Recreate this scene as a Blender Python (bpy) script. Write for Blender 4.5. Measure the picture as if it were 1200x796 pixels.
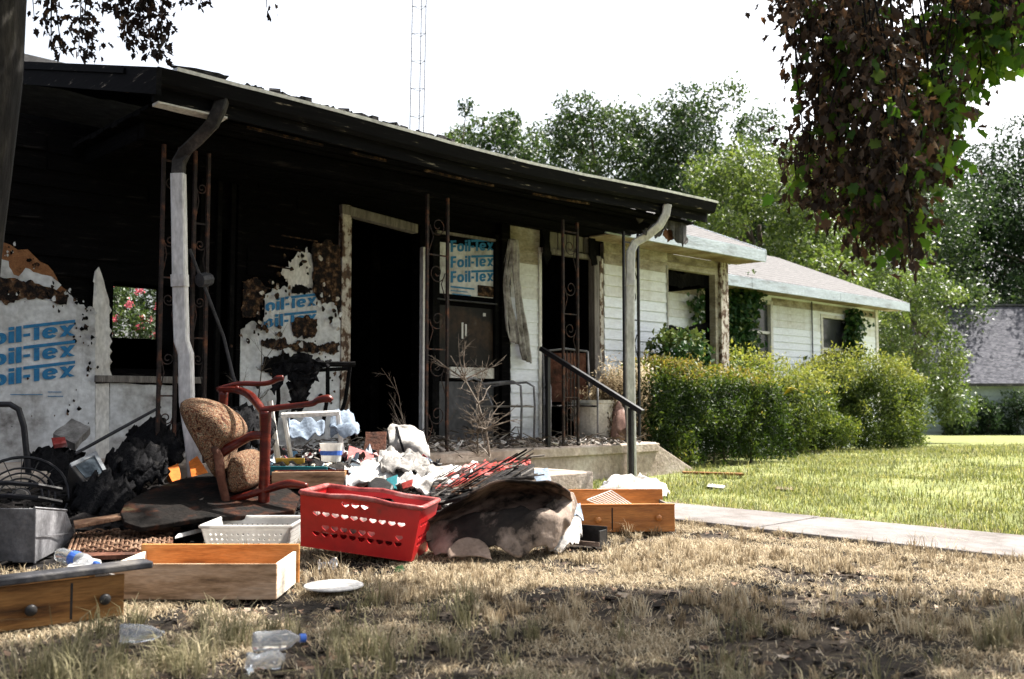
import bpy, bmesh, math, random
import numpy as np
from mathutils import Vector, Matrix, noise

for _o in list(bpy.data.objects): bpy.data.objects.remove(_o)
scene = bpy.context.scene
COL = scene.collection
rnd = random.Random(7)
RS = np.random.RandomState(11)

# ------------------------------------------------------------ camera
A = math.radians(46); F = 1140.0; HC = 0.80; HZ = 470.0
PITCH = math.atan((HZ - 398) / F)
cam = bpy.data.cameras.new('camera'); camo = bpy.data.objects.new('camera', cam); COL.objects.link(camo)
camo.location = (0, 0, HC)
camo.rotation_euler = (math.pi/2 + PITCH, 0, A - math.pi/2)
cam.sensor_width = 36.0; cam.lens = F / 1200 * 36.0
cam.clip_start = 0.05; cam.clip_end = 2000
cam.dof.use_dof = True; cam.dof.focus_distance = 6.2; cam.dof.aperture_fstop = 3.4
scene.camera = camo

# ------------------------------------------------------------ sky, sun, exposure
SUN_AZ = math.radians(-9); SUN_EL = math.radians(55)      # azimuth from +X (along the facade)
S = Vector((math.cos(SUN_AZ)*math.cos(SUN_EL), math.sin(SUN_AZ)*math.cos(SUN_EL), math.sin(SUN_EL)))
w = bpy.data.worlds.new('World'); scene.world = w; w.use_nodes = True
nt = w.node_tree; bg = nt.nodes['Background']
sky = nt.nodes.new('ShaderNodeTexSky'); sky.sky_type = 'NISHITA'; sky.sun_disc = False
sky.sun_elevation = SUN_EL; sky.sun_rotation = math.pi/2 - SUN_AZ
sky.air_density = 1.0; sky.dust_density = 6.0; sky.ozone_density = 1.0; sky.altitude = 0
hsv = nt.nodes.new('ShaderNodeHueSaturation'); hsv.inputs['Saturation'].default_value = 0.40
nt.links.new(sky.outputs[0], hsv.inputs['Color']); nt.links.new(hsv.outputs[0], bg.inputs[0])
bg.inputs[1].default_value = 0.11
sl = bpy.data.lights.new('sun', 'SUN'); sl.energy = 5.0; sl.angle = math.radians(0.53); sl.color = (1.0, 0.95, 0.87)
so = bpy.data.objects.new('sun', sl); COL.objects.link(so)
so.rotation_euler = S.to_track_quat('Z', 'Y').to_euler(); so.location = (20, -5, 30)
vs = scene.view_settings; vs.view_transform = 'Standard'; vs.look = 'None'; vs.gamma = 1.0
vs.use_curve_mapping = False; vs.exposure = 1.75

# ------------------------------------------------------------ pixels of the photograph to points of the place
_f0 = np.array([math.cos(A), math.sin(A), 0.]); _R = np.array([math.sin(A), -math.cos(A), 0.]); _U0 = np.array([0, 0, 1.])
_FW = _f0*math.cos(PITCH) + _U0*math.sin(PITCH); _UP = -_f0*math.sin(PITCH) + _U0*math.cos(PITCH)
_C = np.array([0, 0, HC])
FWD = Vector(_f0); RGT = Vector(_R); UPV = Vector((0, 0, 1))
def ray(x, y): return _FW*F + _R*(x-600) - _UP*(y-398)
def onZ(x, y, z=0.0): d = ray(x, y); return Vector(_C + d*((z-HC)/d[2]))
def onY(x, y, Y): d = ray(x, y); return Vector(_C + d*(Y/d[1]))
def onX(x, y, X): d = ray(x, y); return Vector(_C + d*(X/d[0]))
def atD(x, y, D): d = ray(x, y); return Vector(_C + d*(D/(d@_f0)))
def proj(P):
    v = np.asarray(P, float) - _C; dd = v@_FW
    return 600+F*(v@_R)/dd, 398-F*(v@_UP)/dd, dd
def gz(x, y):                                   # the lawn falls away gently beyond the wing
    d = max(0.0, x*_f0[0] + y*_f0[1] - 15.0)
    return -0.026*d if d < 60 else -1.56

# ------------------------------------------------------------ materials
MATS = {}
def mat(name, cols, scale=5.0, detail=6.0, rough=0.75, bump=0.0, bscale=None, metal=0.0, spec=0.14, stretch=(1, 1, 1),
        attr=None, transl=0.0, tcol=None, fine=0.25, kind='noise', distort=0.0, coat=0.0, alpha=None, coords='Object', trans=0.0):
    if name in MATS: return MATS[name]
    m = bpy.data.materials.new(name); m.use_nodes = True; MATS[name] = m
    n = m.node_tree.nodes; l = m.node_tree.links; b = n['Principled BSDF']
    tc = n.new('ShaderNodeTexCoord'); mp = n.new('ShaderNodeMapping'); mp.inputs['Scale'].default_value = stretch
    l.new(tc.outputs[coords], mp.inputs['Vector'])
    cr = n.new('ShaderNodeValToRGB'); el = cr.color_ramp.elements
    if not isinstance(cols[0], tuple) or len(cols[0]) == 3 and not isinstance(cols[0][1], tuple): cols = [(i/max(1, len(cols)-1), c) for i, c in enumerate(cols)]
    while len(el) < len(cols): el.new(0.5)
    for i, (p, c) in enumerate(cols):
        el[i].position = p; el[i].color = (*c, 1)
    if attr:
        at = n.new('ShaderNodeAttribute'); at.attribute_name = attr; l.new(at.outputs['Fac'], cr.inputs[0])
    elif kind == 'voronoi':
        tx = n.new('ShaderNodeTexVoronoi'); tx.inputs['Scale'].default_value = scale; l.new(mp.outputs[0], tx.inputs['Vector'])
        sp = n.new('ShaderNodeSeparateColor'); l.new(tx.outputs['Color'], sp.inputs[0]); l.new(sp.outputs[0], cr.inputs[0])
    elif kind == 'wave':
        tx = n.new('ShaderNodeTexWave'); tx.inputs['Scale'].default_value = scale; tx.inputs['Distortion'].default_value = distort
        tx.inputs['Detail'].default_value = 3; tx.inputs['Detail Scale'].default_value = 1.5
        l.new(mp.outputs[0], tx.inputs['Vector']); l.new(tx.outputs['Fac'], cr.inputs[0])
    else:
        tx = n.new('ShaderNodeTexNoise'); tx.inputs['Scale'].default_value = scale; tx.inputs['Detail'].default_value = detail
        tx.inputs['Roughness'].default_value = 0.62; tx.inputs['Distortion'].default_value = distort
        l.new(mp.outputs[0], tx.inputs['Vector'])
        mr = n.new('ShaderNodeMapRange'); mr.inputs[1].default_value = 0.3; mr.inputs[2].default_value = 0.7
        l.new(tx.outputs['Fac'], mr.inputs[0]); l.new(mr.outputs[0], cr.inputs[0])
    out = cr.outputs[0]
    if fine > 0 and not attr:
        fx = n.new('ShaderNodeTexNoise'); fx.inputs['Scale'].default_value = scale*9; fx.inputs['Detail'].default_value = 5
        l.new(mp.outputs[0], fx.inputs['Vector'])
        m2 = n.new('ShaderNodeMapRange'); m2.inputs[1].default_value = 0.3; m2.inputs[2].default_value = 0.7
        m2.inputs[3].default_value = 1-fine; m2.inputs[4].default_value = 1+fine*0.6
        l.new(fx.outputs['Fac'], m2.inputs[0])
        mx = n.new('ShaderNodeVectorMath'); mx.operation = 'MULTIPLY'
        l.new(out, mx.inputs[0]); l.new(m2.outputs[0], mx.inputs[1]); out = mx.outputs[0]
    l.new(out, b.inputs['Base Color'])
    b.inputs['Roughness'].default_value = rough; b.inputs['Metallic'].default_value = metal
    b.inputs['Specular IOR Level'].default_value = spec
    if coat: b.inputs['Coat Weight'].default_value = coat; b.inputs['Coat Roughness'].default_value = 0.15
    if trans: b.inputs['Transmission Weight'].default_value = trans; b.inputs['IOR'].default_value = 1.2
    if bump:
        bx = n.new('ShaderNodeTexNoise'); bx.inputs['Scale'].default_value = bscale or scale*5; bx.inputs['Detail'].default_value = 6
        l.new(mp.outputs[0], bx.inputs['Vector'])
        bp = n.new('ShaderNodeBump'); bp.inputs['Strength'].default_value = bump; bp.inputs['Distance'].default_value = 0.02
        l.new(bx.outputs['Fac'], bp.inputs['Height']); l.new(bp.outputs[0], b.inputs['Normal'])
    if transl:
        tl = n.new('ShaderNodeBsdfTranslucent'); ms = n.new('ShaderNodeMixShader'); ms.inputs[0].default_value = transl
        if tcol:
            mc = n.new('ShaderNodeVectorMath'); mc.operation = 'MULTIPLY'; l.new(out, mc.inputs[0]); mc.inputs[1].default_value = tcol
            l.new(mc.outputs[0], tl.inputs[0])
        else: l.new(out, tl.inputs[0])
        l.new(b.outputs[0], ms.inputs[1]); l.new(tl.outputs[0], ms.inputs[2]); l.new(ms.outputs[0], n['Material Output'].inputs[0])
    return m

mat('char', [(0.0, (.003, .003, .0035)), (.6, (.006, .006, .006)), (.9, (.014, .013, .013)), (1, (.025, .022, .02))], 4, bump=.8, bscale=26, rough=.95, spec=.03)
mat('char_boards', [(0.0, (.002, .002, .0022)), (.75, (.0042, .004, .0042)), (1, (.018, .016, .015))], 3, stretch=(1, 1, 9), bump=.9, bscale=14, rough=.95, spec=.03)
mat('scorched', [(0, (.004, .004, .004)), (.45, (.014, .010, .009)), (.62, (.06, .032, .018)), (.8, (.13, .075, .04)), (1, (.30, .25, .20))], 17, bump=.8, rough=.85)
mat('ash_wood', [(0, (.09, .08, .075)), (.5, (.17, .155, .14)), (1, (.26, .24, .22))], 3, stretch=(8, 8, 1), bump=.5, rough=.9)
mat('siding', [(0, (.60, .61, .62)), (.3, (.74, .78, .83)), (1, (.79, .83, .88))], 1.6, stretch=(1, 1, 2.5), bump=.12, bscale=30, rough=.55, fine=.10)
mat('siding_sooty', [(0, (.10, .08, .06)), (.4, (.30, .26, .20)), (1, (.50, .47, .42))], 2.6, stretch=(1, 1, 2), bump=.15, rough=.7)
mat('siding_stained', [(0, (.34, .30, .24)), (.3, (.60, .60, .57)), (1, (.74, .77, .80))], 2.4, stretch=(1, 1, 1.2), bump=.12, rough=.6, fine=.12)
mat('white_trim', [(0, (.30, .27, .23)), (.3, (.55, .53, .49)), (1, (.70, .70, .68))], 5, stretch=(1, 1, .5), bump=.25, rough=.6)
mat('fascia', [(0, (.22, .23, .24)), (.35, (.38, .43, .48)), (1, (.48, .54, .60))], 3, stretch=(.6, 1, 3), bump=.2, rough=.6)
mat('soffit', [(0, (.16, .11, .07)), (.5, (.30, .23, .15)), (1, (.45, .40, .33))], 3, bump=.2, rough=.8)
mat('peeled', [(0, (.05, .035, .03)), (.42, (.12, .075, .05)), (.5, (.40, .36, .31)), (1, (.62, .60, .56))], 16, stretch=(1, 1, .6), bump=.6, rough=.8)
mat('foil', [(0, (.12, .11, .105)), (.22, (.34, .335, .33)), (.5, (.52, .53, .54)), (1, (.62, .64, .66))], 2.6, bump=.7, bscale=7, rough=.40, fine=.22)
mat('foil_ink', [(0, (.02, .12, .27)), (1, (.03, .20, .40))], 30, bump=.1, rough=.5, fine=.3)
mat('osb', [(0, (.10, .045, .02)), (.5, (.22, .10, .045)), (1, (.30, .15, .07))], 14, bump=.4, rough=.8)
mat('rust_iron', [(0, (.012, .010, .010)), (.55, (.03, .022, .02)), (.8, (.09, .04, .025)), (1, (.14, .06, .03))], 10, bump=.4, rough=.7)
mat('black_iron', [(0, (.005, .005, .006)), (1, (.014, .014, .018))], 8, bump=.15, rough=.42, spec=.25)
mat('spout', [(0, (.26, .25, .24)), (.35, (.52, .51, .51)), (1, (.64, .64, .65))], 5, stretch=(1, 1, .4), bump=.1, rough=.4)
mat('spout_burnt', [(0, (.015, .014, .014)), (.5, (.04, .037, .035)), (1, (.12, .10, .09))], 7, bump=.2, rough=.5)
mat('gutter', [(0, (.003, .003, .004)), (.72, (.006, .006, .007)), (.86, (.016, .015, .014)), (.93, (.07, .06, .05)), (1, (.30, .26, .21))], 5, stretch=(.8, 1, 9), bump=.06, rough=.8, spec=.06)
mat('drip_edge', [(0, (.25, .24, .24)), (.3, (.60, .60, .59)), (1, (.75, .75, .75))], 3, rough=.35)
mat('concrete', [(0, (.24, .19, .15)), (.5, (.38, .32, .27)), (1, (.48, .43, .38))], 2.6, bump=.35, bscale=30, rough=.9)
mat('path', [(0, (.06, .05, .045)), (.22, (.125, .112, .105)), (.5, (.16, .147, .142)), (1, (.21, .197, .19))], 1.3, bump=.4, bscale=45, rough=.9, fine=.22)
mat('roof_light', [(0, (.08, .077, .077)), (.5, (.112, .108, .108)), (1, (.155, .15, .15))], 6, stretch=(1, 4, 4), bump=.3, bscale=40, rough=.95)
mat('roof_dark', [(0, (.035, .037, .045)), (.5, (.075, .075, .09)), (1, (.12, .12, .135))], 7, stretch=(1, 1, 3), kind='voronoi', bump=.4, rough=.95)
mat('shed_siding', [(0, (.30, .36, .34)), (1, (.40, .47, .45))], 1.2, rough=.7, fine=.1)
mat('mahogany', [(0, (.022, .003, .002)), (.5, (.07, .007, .004)), (1, (.12, .018, .008))], 9, stretch=(1, 1, 3), bump=.12, rough=.3, spec=.22, coat=.06)
mat('tapestry', [(0, (.03, .014, .010)), (.3, (.12, .045, .025)), (.40, (.22, .13, .065)), (.47, (.025, .03, .038)), (.53, (.25, .17, .09)), (.6, (.13, .025, .016)), (.7, (.30, .24, .16)), (.8, (.05, .045, .03)), (1, (.24, .12, .05))], 15, detail=2, distort=3.5, bump=.6, bscale=140, rough=.95, fine=.75)
mat('pine', [(0, (.10, .04, .014)), (.2, (.30, .115, .03)), (.5, (.46, .20, .06)), (1, (.55, .27, .10))], 3, stretch=(1, 1, 7), bump=.12, rough=.5, fine=.2)
mat('pine_outside', [(0, (.09, .055, .035)), (.25, (.26, .16, .09)), (.5, (.40, .26, .16)), (1, (.50, .36, .25))], 3, stretch=(1, 1, 6), bump=.15, rough=.7)
mat('pale_wood', [(0, (.48, .40, .30)), (.5, (.62, .55, .45)), (1, (.70, .64, .55))], 3, stretch=(1, 1, 6), bump=.12, rough=.7)
mat('honey_wood', [(0, (.27, .085, .018)), (.5, (.44, .16, .036)), (1, (.54, .225, .06))], 2.5, stretch=(1, 1, 8), bump=.1, rough=.36, spec=.45, coat=.2)
mat('dull_wood', [(0, (.03, .016, .008)), (.25, (.10, .045, .015)), (.5, (.20, .095, .03)), (1, (.27, .14, .05))], 2.5, stretch=(1, 1, 8), bump=.1, rough=.5)
mat('dark_top', [(0, (.02, .02, .022)), (.6, (.05, .05, .055)), (1, (.14, .13, .12))], 5, bump=.2, rough=.5)
mat('burnt_tabletop', [(0, (.005, .005, .005)), (.55, (.012, .010, .009)), (.8, (.04, .016, .010)), (1, (.06, .05, .028))], 6, bump=.5, rough=.85, spec=.06)
mat('red_plastic', [(0, (.13, .010, .010)), (.22, (.34, .009, .011)), (1, (.50, .014, .015))], 4, rough=.32, spec=.4, fine=.06, transl=.05)
mat('red_rim', [(0, (.14, .02, .02)), (.5, (.28, .07, .065)), (1, (.36, .17, .16))], 9, rough=.4)
mat('white_plastic', [(0, (.60, .58, .55)), (1, (.78, .77, .75))], 4, rough=.4, fine=.06, transl=.5)
mat('linoleum', [(0, (.008, .007, .007)), (.40, (.02, .016, .014)), (.55, (.16, .11, .085)), (1, (.30, .22, .175))], 2.6, bump=.5, bscale=30, rough=.85)
mat('linoleum_face', [(0, (.012, .010, .010)), (.42, (.03, .024, .02)), (.58, (.20, .155, .125)), (1, (.38, .31, .26))], 2.8, bump=.4, bscale=26, rough=.85)
mat('grey_metal', [(0, (.10, .10, .105)), (.5, (.17, .17, .18)), (1, (.28, .28, .29))], 6, bump=.35, bscale=18, rough=.55)
mat('dark_metal', [(0, (.025, .025, .028)), (1, (.06, .06, .065))], 6, bump=.3, rough=.5)
mat('wicker', [(0, (.06, .03, .02)), (.5, (.16, .09, .055)), (1, (.28, .19, .13))], 18, bump=.4, rough=.8)
mat('cloth_white', [(0, (.05, .045, .042)), (.28, (.24, .225, .21)), (.55, (.42, .405, .39)), (1, (.55, .54, .53))], 5, bump=.3, rough=.95)
mat('cloth_grey', [(0, (.08, .075, .07)), (.5, (.20, .19, .18)), (1, (.36, .35, .34))], 6, bump=.4, rough=.95)
mat('cloth_red', [(0, (.10, .012, .010)), (.5, (.26, .035, .03)), (.75, (.34, .11, .10)), (1, (.42, .30, .29))], 6, bump=.3, rough=.95)
mat('cloth_blue', [(0, (.05, .065, .085)), (.4, (.17, .21, .27)), (1, (.27, .32, .39))], 6, bump=.3, rough=.9)
mat('cloth_black', [(0, (.004, .004, .005)), (.7, (.010, .010, .011)), (1, (.035, .033, .032))], 9, bump=.8, rough=.95, spec=.06)
mat('teal', [(0, (.01, .09, .11)), (1, (.02, .17, .19))], 6, rough=.6)
mat('olive_paint', [(0, (.28, .17, .025)), (1, (.42, .28, .05))], 6, rough=.6)
mat('pink_board', [(0, (.32, .10, .097)), (1, (.40, .155, .15))], 5, rough=.85, bump=.2)
mat('orange_box', [(0, (.42, .10, .015)), (1, (.58, .17, .03))], 5, rough=.7)
mat('cardboard', [(0, (.13, .09, .07)), (1, (.27, .20, .16))], 6, rough=.9, bump=.2)
mat('paper', [(0, (.36, .34, .32)), (1, (.56, .55, .54))], 8, rough=.9, bump=.2)
mat('black_plastic', [(0, (.012, .012, .013)), (1, (.035, .033, .032))], 6, rough=.4, bump=.15)
mat('silver_plastic', [(0, (.12, .13, .145)), (1, (.22, .235, .25))], 6, rough=.4)
mat('screen_glass', [(0, (.03, .04, .05)), (1, (.07, .085, .10))], 4, rough=.15, spec=.5)
mat('bottle', [(0, (.80, .84, .88)), (1, (.92, .95, .98))], 8, rough=.08, trans=.85, fine=0)
mat('bottle_blue', [(0, (.04, .10, .40)), (1, (.08, .18, .55))], 8, rough=.4)
mat('pot', [(0, (.40, .37, .32)), (.5, (.58, .55, .50)), (1, (.68, .66, .62))], 5, bump=.2, rough=.6)
mat('terracotta', [(0, (.08, .04, .032)), (.5, (.20, .12, .10)), (1, (.36, .30, .27))], 7, bump=.3, rough=.85)
mat('rust_sheet', [(0, (.03, .018, .014)), (.5, (.10, .04, .025)), (1, (.20, .10, .07))], 7, bump=.4, rough=.8)
mat('tape_yellow', [(0, (.62, .42, .02)), (1, (.75, .55, .05))], 5, rough=.5)
mat('galv', [(0, (.05, .052, .056)), (1, (.10, .104, .11))], 5, rough=.7)
mat('sooty_glass', [(0, (.004, .004, .004)), (.5, (.012, .010, .009)), (.8, (.04, .024, .015)), (1, (.07, .06, .05))], 2.2, rough=.6, spec=.15, bump=.1)
mat('sooty_panel', [(0, (.02, .02, .021)), (.4, (.05, .05, .053)), (1, (.11, .11, .115))], 2.5, stretch=(1, 1, .7), rough=.6, spec=.2, bump=.15)
mat('glass_dark', [(0, (.022, .024, .026)), (1, (.05, .054, .058))], 1.5, rough=.2, spec=.4, fine=.1)
mat('bark', [(0, (.003, .003, .003)), (.55, (.009, .008, .007)), (.85, (.025, .022, .018)), (1, (.08, .078, .06))], 7, stretch=(1, 1, .3), bump=1.0, bscale=22, rough=.95)
mat('bark_far', [(0, (.04, .03, .025)), (1, (.11, .09, .07))], 5, bump=.5, rough=.95)
mat('twig', [(0, (.06, .045, .036)), (.5, (.16, .13, .105)), (1, (.34, .30, .26))], 12, rough=.9)
mat('burnt_twig', [(0, (.02, .016, .014)), (.6, (.10, .08, .06)), (1, (.42, .39, .35))], 5, rough=.9)
G = [(0, (.020, .045, .012)), (.5, (.045, .085, .022)), (1, (.085, .13, .035))]
mat('leaf_far', [(0, (.014, .032, .012)), (.5, (.034, .064, .022)), (1, (.075, .11, .04))], attr='rnd', transl=.32, tcol=(1.3, 1.25, .7), rough=.42, spec=.45)
mat('leaf_light', [(0, (.035, .06, .016)), (.5, (.08, .12, .03)), (1, (.16, .19, .06))], attr='rnd', transl=.40, tcol=(1.2, 1.2, .7), rough=.45, spec=.4)
mat('leaf_dark', [(0, (.012, .026, .012)), (.6, (.026, .05, .02)), (1, (.05, .08, .035))], attr='rnd', transl=.3, tcol=(1.2, 1.2, .8), rough=.6)
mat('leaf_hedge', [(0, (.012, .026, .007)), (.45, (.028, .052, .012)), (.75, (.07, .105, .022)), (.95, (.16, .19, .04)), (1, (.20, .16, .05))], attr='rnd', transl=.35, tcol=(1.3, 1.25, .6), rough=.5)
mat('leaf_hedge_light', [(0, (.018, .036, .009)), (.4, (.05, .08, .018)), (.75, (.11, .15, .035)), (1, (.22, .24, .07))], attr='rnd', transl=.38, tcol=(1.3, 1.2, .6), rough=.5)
mat('leaf_ivy', [(0, (.016, .045, .014)), (.7, (.03, .075, .02)), (1, (.10, .13, .03))], attr='rnd', transl=.25, rough=.5)
mat('leaf_brown', [(0, (.022, .016, .012)), (.4, (.055, .040, .028)), (.75, (.12, .082, .052)), (.93, (.21, .13, .065)), (1, (.42, .16, .04))], attr='rnd', transl=.22, tcol=(1.5, 1.1, .8), rough=.7)
mat('leaf_green', [(0, (.035, .085, .015)), (.6, (.07, .15, .025)), (1, (.15, .21, .04))], attr='rnd', transl=.5, tcol=(1.4, 1.4, .6), rough=.5)
mat('leaf_char', [(0, (.010, .008, .007)), (.6, (.03, .02, .016)), (1, (.12, .07, .04))], attr='rnd', transl=.12, rough=.8)
mat('straw', [(0, (.09, .065, .04)), (.3, (.24, .18, .11)), (.7, (.44, .36, .24)), (1, (.60, .53, .40))], attr='rnd', transl=.35, rough=.8)
mat('straw_dull', [(0, (.08, .075, .035)), (.4, (.17, .155, .085)), (.8, (.30, .26, .16)), (1, (.42, .36, .24))], attr='rnd', transl=.3, rough=.8)
mat('lawn_blade', [(0, (.07, .09, .028)), (.45, (.15, .17, .065)), (.75, (.24, .24, .11)), (1, (.44, .40, .26))], attr='rnd', transl=.4, tcol=(1.2, 1.15, .7), rough=.6)
mat('flower', [(0, (.45, .06, .10)), (1, (.70, .22, .25))], attr='rnd', transl=.35, rough=.6)
mat('litter', [(0, (.012, .010, .009)), (.5, (.05, .036, .028)), (.85, (.16, .10, .065)), (1, (.40, .33, .26))], attr='rnd', rough=.9)
mat('rubble', [(0, (.004, .004, .004)), (.6, (.012, .011, .011)), (.86, (.04, .034, .03)), (.96, (.16, .14, .125)), (1, (.50, .48, .46))], attr='rnd', rough=.95, spec=.05)
mat('scraps', [(0, (.30, .29, .28)), (.22, (.50, .49, .48)), (.36, (.03, .028, .027)), (.46, (.20, .19, .18)), (.54, (.30, .06, .055)), (.6, (.38, .20, .19)), (.66, (.04, .10, .16)), (.72, (.30, .36, .42)), (.8, (.012, .012, .012)), (.88, (.14, .09, .06)), (.95, (.45, .42, .38)), (1, (.55, .54, .52))], attr='rnd', rough=.9)
mat('rubble_pale', [(0, (.03, .026, .024)), (.35, (.14, .12, .11)), (.7, (.40, .37, .34)), (1, (.66, .64, .62))], attr='rnd', rough=.9)
mat('rubble_base', [(0, (.005, .005, .005)), (.6, (.014, .012, .012)), (1, (.05, .045, .04))], 9, bump=1.0, bscale=20, rough=.95)
mat('roof_tar', [(0, (.006, .006, .006)), (.7, (.015, .014, .014)), (1, (.045, .04, .036))], 8, bump=.8, rough=.9)

# ------------------------------------------------------------ mesh building
class MB:
    def __init__(s): s.v = []; s.f = []; s.r = []
    def add(s, vs, fs, r=None):
        k = len(s.v); s.v += [tuple(p) for p in vs]; s.f += [tuple(i+k for i in q) for q in fs]
        if r is not None: s.r += [r]*len(fs)
        return s
    def obox(s, o, ax, ay, az, r=None):
        o = Vector(o); ax = Vector(ax); ay = Vector(ay); az = Vector(az)
        p = [o, o+ax, o+ax+ay, o+ay]; p += [q+az for q in p]
        fs = [(0, 3, 2, 1), (4, 5, 6, 7), (0, 1, 5, 4), (1, 2, 6, 5), (2, 3, 7, 6), (3, 0, 4, 7)]
        if ax.cross(ay).dot(az) < 0: fs = [tuple(reversed(q)) for q in fs]
        return s.add(p, fs, r)
    def box(s, x0, x1, y0, y1, z0, z1): return s.obox((x0, y0, z0), (x1-x0, 0, 0), (0, y1-y0, 0), (0, 0, z1-z0))
    def tube(s, pts, rad, n=8, caps=True, flat=None):
        pts = [Vector(p) for p in pts]; N = len(pts)
        if not isinstance(rad, (list, tuple)): rad = [rad]*N
        ref = None; rings = []
        for i, p in enumerate(pts):
            t = (pts[min(i+1, N-1)] - pts[max(i-1, 0)])
            if t.length < 1e-9: t = Vector((0, 0, 1))
            t.normalize()
            if ref is None: ref = t.orthogonal().normalized()
            ref = (ref - t*ref.dot(t))
            if ref.length < 1e-6: ref = t.orthogonal()
            ref.normalize(); b = t.cross(ref)
            rings.append([p + (ref*math.cos(2*math.pi*j/n) + b*math.sin(2*math.pi*j/n)*(flat or 1))*rad[i] for j in range(n)])
        vs = [q for R_ in rings for q in R_]; fs = []
        for i in range(N-1):
            for j in range(n):
                fs.append((i*n+j, i*n+(j+1) % n, (i+1)*n+(j+1) % n, (i+1)*n+j))
        if caps: fs.append(tuple(reversed(range(n)))); fs.append(tuple((N-1)*n+j for j in range(n)))
        return s.add(vs, fs)
    def lathe(s, prof, n=24, center=(0, 0, 0), capb=True, capt=False, axis=None):
        c = Vector(center); M = Matrix.Identity(3) if axis is None else Vector((0, 0, 1)).rotation_difference(Vector(axis)).to_matrix()
        vs = []; fs = []
        for r, z in prof:
            for j in range(n):
                a = 2*math.pi*j/n; vs.append(c + M @ Vector((r*math.cos(a), r*math.sin(a), z)))
        for i in range(len(prof)-1):
            for j in range(n): fs.append((i*n+j, i*n+(j+1) % n, (i+1)*n+(j+1) % n, (i+1)*n+j))
        if capb: fs.append(tuple(reversed(range(n))))
        if capt: fs.append(tuple((len(prof)-1)*n+j for j in range(n)))
        return s.add(vs, fs)
    def grid(s, P):
        nu = len(P); nv = len(P[0]); vs = [p for row in P for p in row]; fs = []
        for i in range(nu-1):
            for j in range(nv-1): fs.append((i*nv+j, (i+1)*nv+j, (i+1)*nv+j+1, i*nv+j+1))
        return s.add(vs, fs)
    def build(s, name, material, parent=None, smooth=False, bevel=0.0, solid=0.0, sub=0, base=None, offs=-1):
        me = bpy.data.meshes.new(name); o = bpy.data.objects.new(name, me); COL.objects.link(o)
        if parent is not None: loc = wloc(parent)
        else:
            if base is None:
                a = np.array(s.v); base = ((a[:, 0].min()+a[:, 0].max())/2, (a[:, 1].min()+a[:, 1].max())/2, a[:, 2].min())
            loc = Vector(base); o.location = loc
        me.from_pydata([(p[0]-loc[0], p[1]-loc[1], p[2]-loc[2]) for p in s.v], [], s.f)
        if s.r and len(s.r) == len(s.f):
            at = me.attributes.new('rnd', 'FLOAT', 'FACE'); at.data.foreach_set('value', s.r)
        me.materials.append(MATS[material])
        if smooth: me.polygons.foreach_set('use_smooth', [True]*len(me.polygons))
        me.update()
        if parent is not None: o.parent = parent
        if solid:
            q = o.modifiers.new('thickness', 'SOLIDIFY'); q.thickness = solid; q.offset = offs
        if sub:
            q = o.modifiers.new('smooth', 'SUBSURF'); q.levels = sub; q.render_levels = sub
        if bevel:
            q = o.modifiers.new('edge', 'BEVEL'); q.width = bevel; q.segments = 2; q.limit_method = 'ANGLE'
        return o
def wloc(o):
    v = Vector((0, 0, 0))
    while o is not None: v = v + o.location; o = o.parent
    return v
def tag(o, label=None, cat=None, group=None, kind=None):
    if label: o['label'] = label
    if cat: o['category'] = cat
    if group: o['group'] = group
    if kind: o['kind'] = kind
    return o
def thing(name, label, cat, loc, group=None):
    o = bpy.data.objects.new(name, None); COL.objects.link(o); o.location = loc; o.empty_display_size = .2
    return tag(o, label, cat, group)
def fastmesh(name, verts, faces_idx, nper, rvals, material, parent=None, base=(0, 0, 0), smooth=False):
    """many same-sized polygons at once (leaves, blades): verts (N,3), faces (M,nper)"""
    loc = np.array(wloc(parent)) if parent is not None else np.array(base, float)
    me = bpy.data.meshes.new(name); verts = np.asarray(verts, np.float32) - loc.astype(np.float32)
    M_ = len(faces_idx); me.vertices.add(len(verts)); me.vertices.foreach_set('co', verts.ravel())
    me.loops.add(M_*nper); me.loops.foreach_set('vertex_index', np.asarray(faces_idx, np.int32).ravel())
    me.polygons.add(M_); me.polygons.foreach_set('loop_start', np.arange(0, M_*nper, nper, dtype=np.int32))
    me.polygons.foreach_set('loop_total', np.full(M_, nper, np.int32))
    at = me.attributes.new('rnd', 'FLOAT', 'FACE'); at.data.foreach_set('value', np.asarray(rvals, np.float32))
    me.materials.append(MATS[material]); me.update(calc_edges=True); me.validate()
    o = bpy.data.objects.new(name, me); COL.objects.link(o)
    if parent is not None: o.parent = parent
    else: o.location = base
    return o
def unit(a): return a/np.maximum(np.linalg.norm(a, axis=1, keepdims=True), 1e-9)
def leafcards(P, size, nrm_bias=None, droop=0.0, aspect=.5, fold=.25, jitter=.4):
    """P (N,3) -> folded diamond leaves, 2 triangles each sharing the midrib"""
    N = len(P); d = unit(RS.normal(size=(N, 3))); d[:, 2] -= droop; d = unit(d)
    n = RS.normal(size=(N, 3))
    if nrm_bias is not None: n = n*.7 + nrm_bias
    sd = unit(np.cross(d, n)); n = np.cross(sd, d)
    L = (size*(1+jitter*RS.uniform(-1, 1, N)))[:, None]; W = L*aspect
    a = P; b = P + d*L*.45 + sd*W*.5 + n*W*fold; c = P + d*L; e = P + d*L*.45 - sd*W*.5 + n*W*fold
    V = np.stack([a, b, c, e], 1).reshape(-1, 3); k = np.arange(N)*4
    Fc = np.stack([np.stack([k, k+1, k+2], 1), np.stack([k, k+2, k+3], 1)], 1).reshape(-1, 3)
    return V, Fc
def rep2(r): return np.repeat(r, 2)
def ss(t): t = max(0, min(1, t)); return t*t*(3-2*t)
def fbm(x, y, z=0, o=4): return noise.fractal(Vector((x, y, z)), 1.0, 2.0, o)
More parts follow.
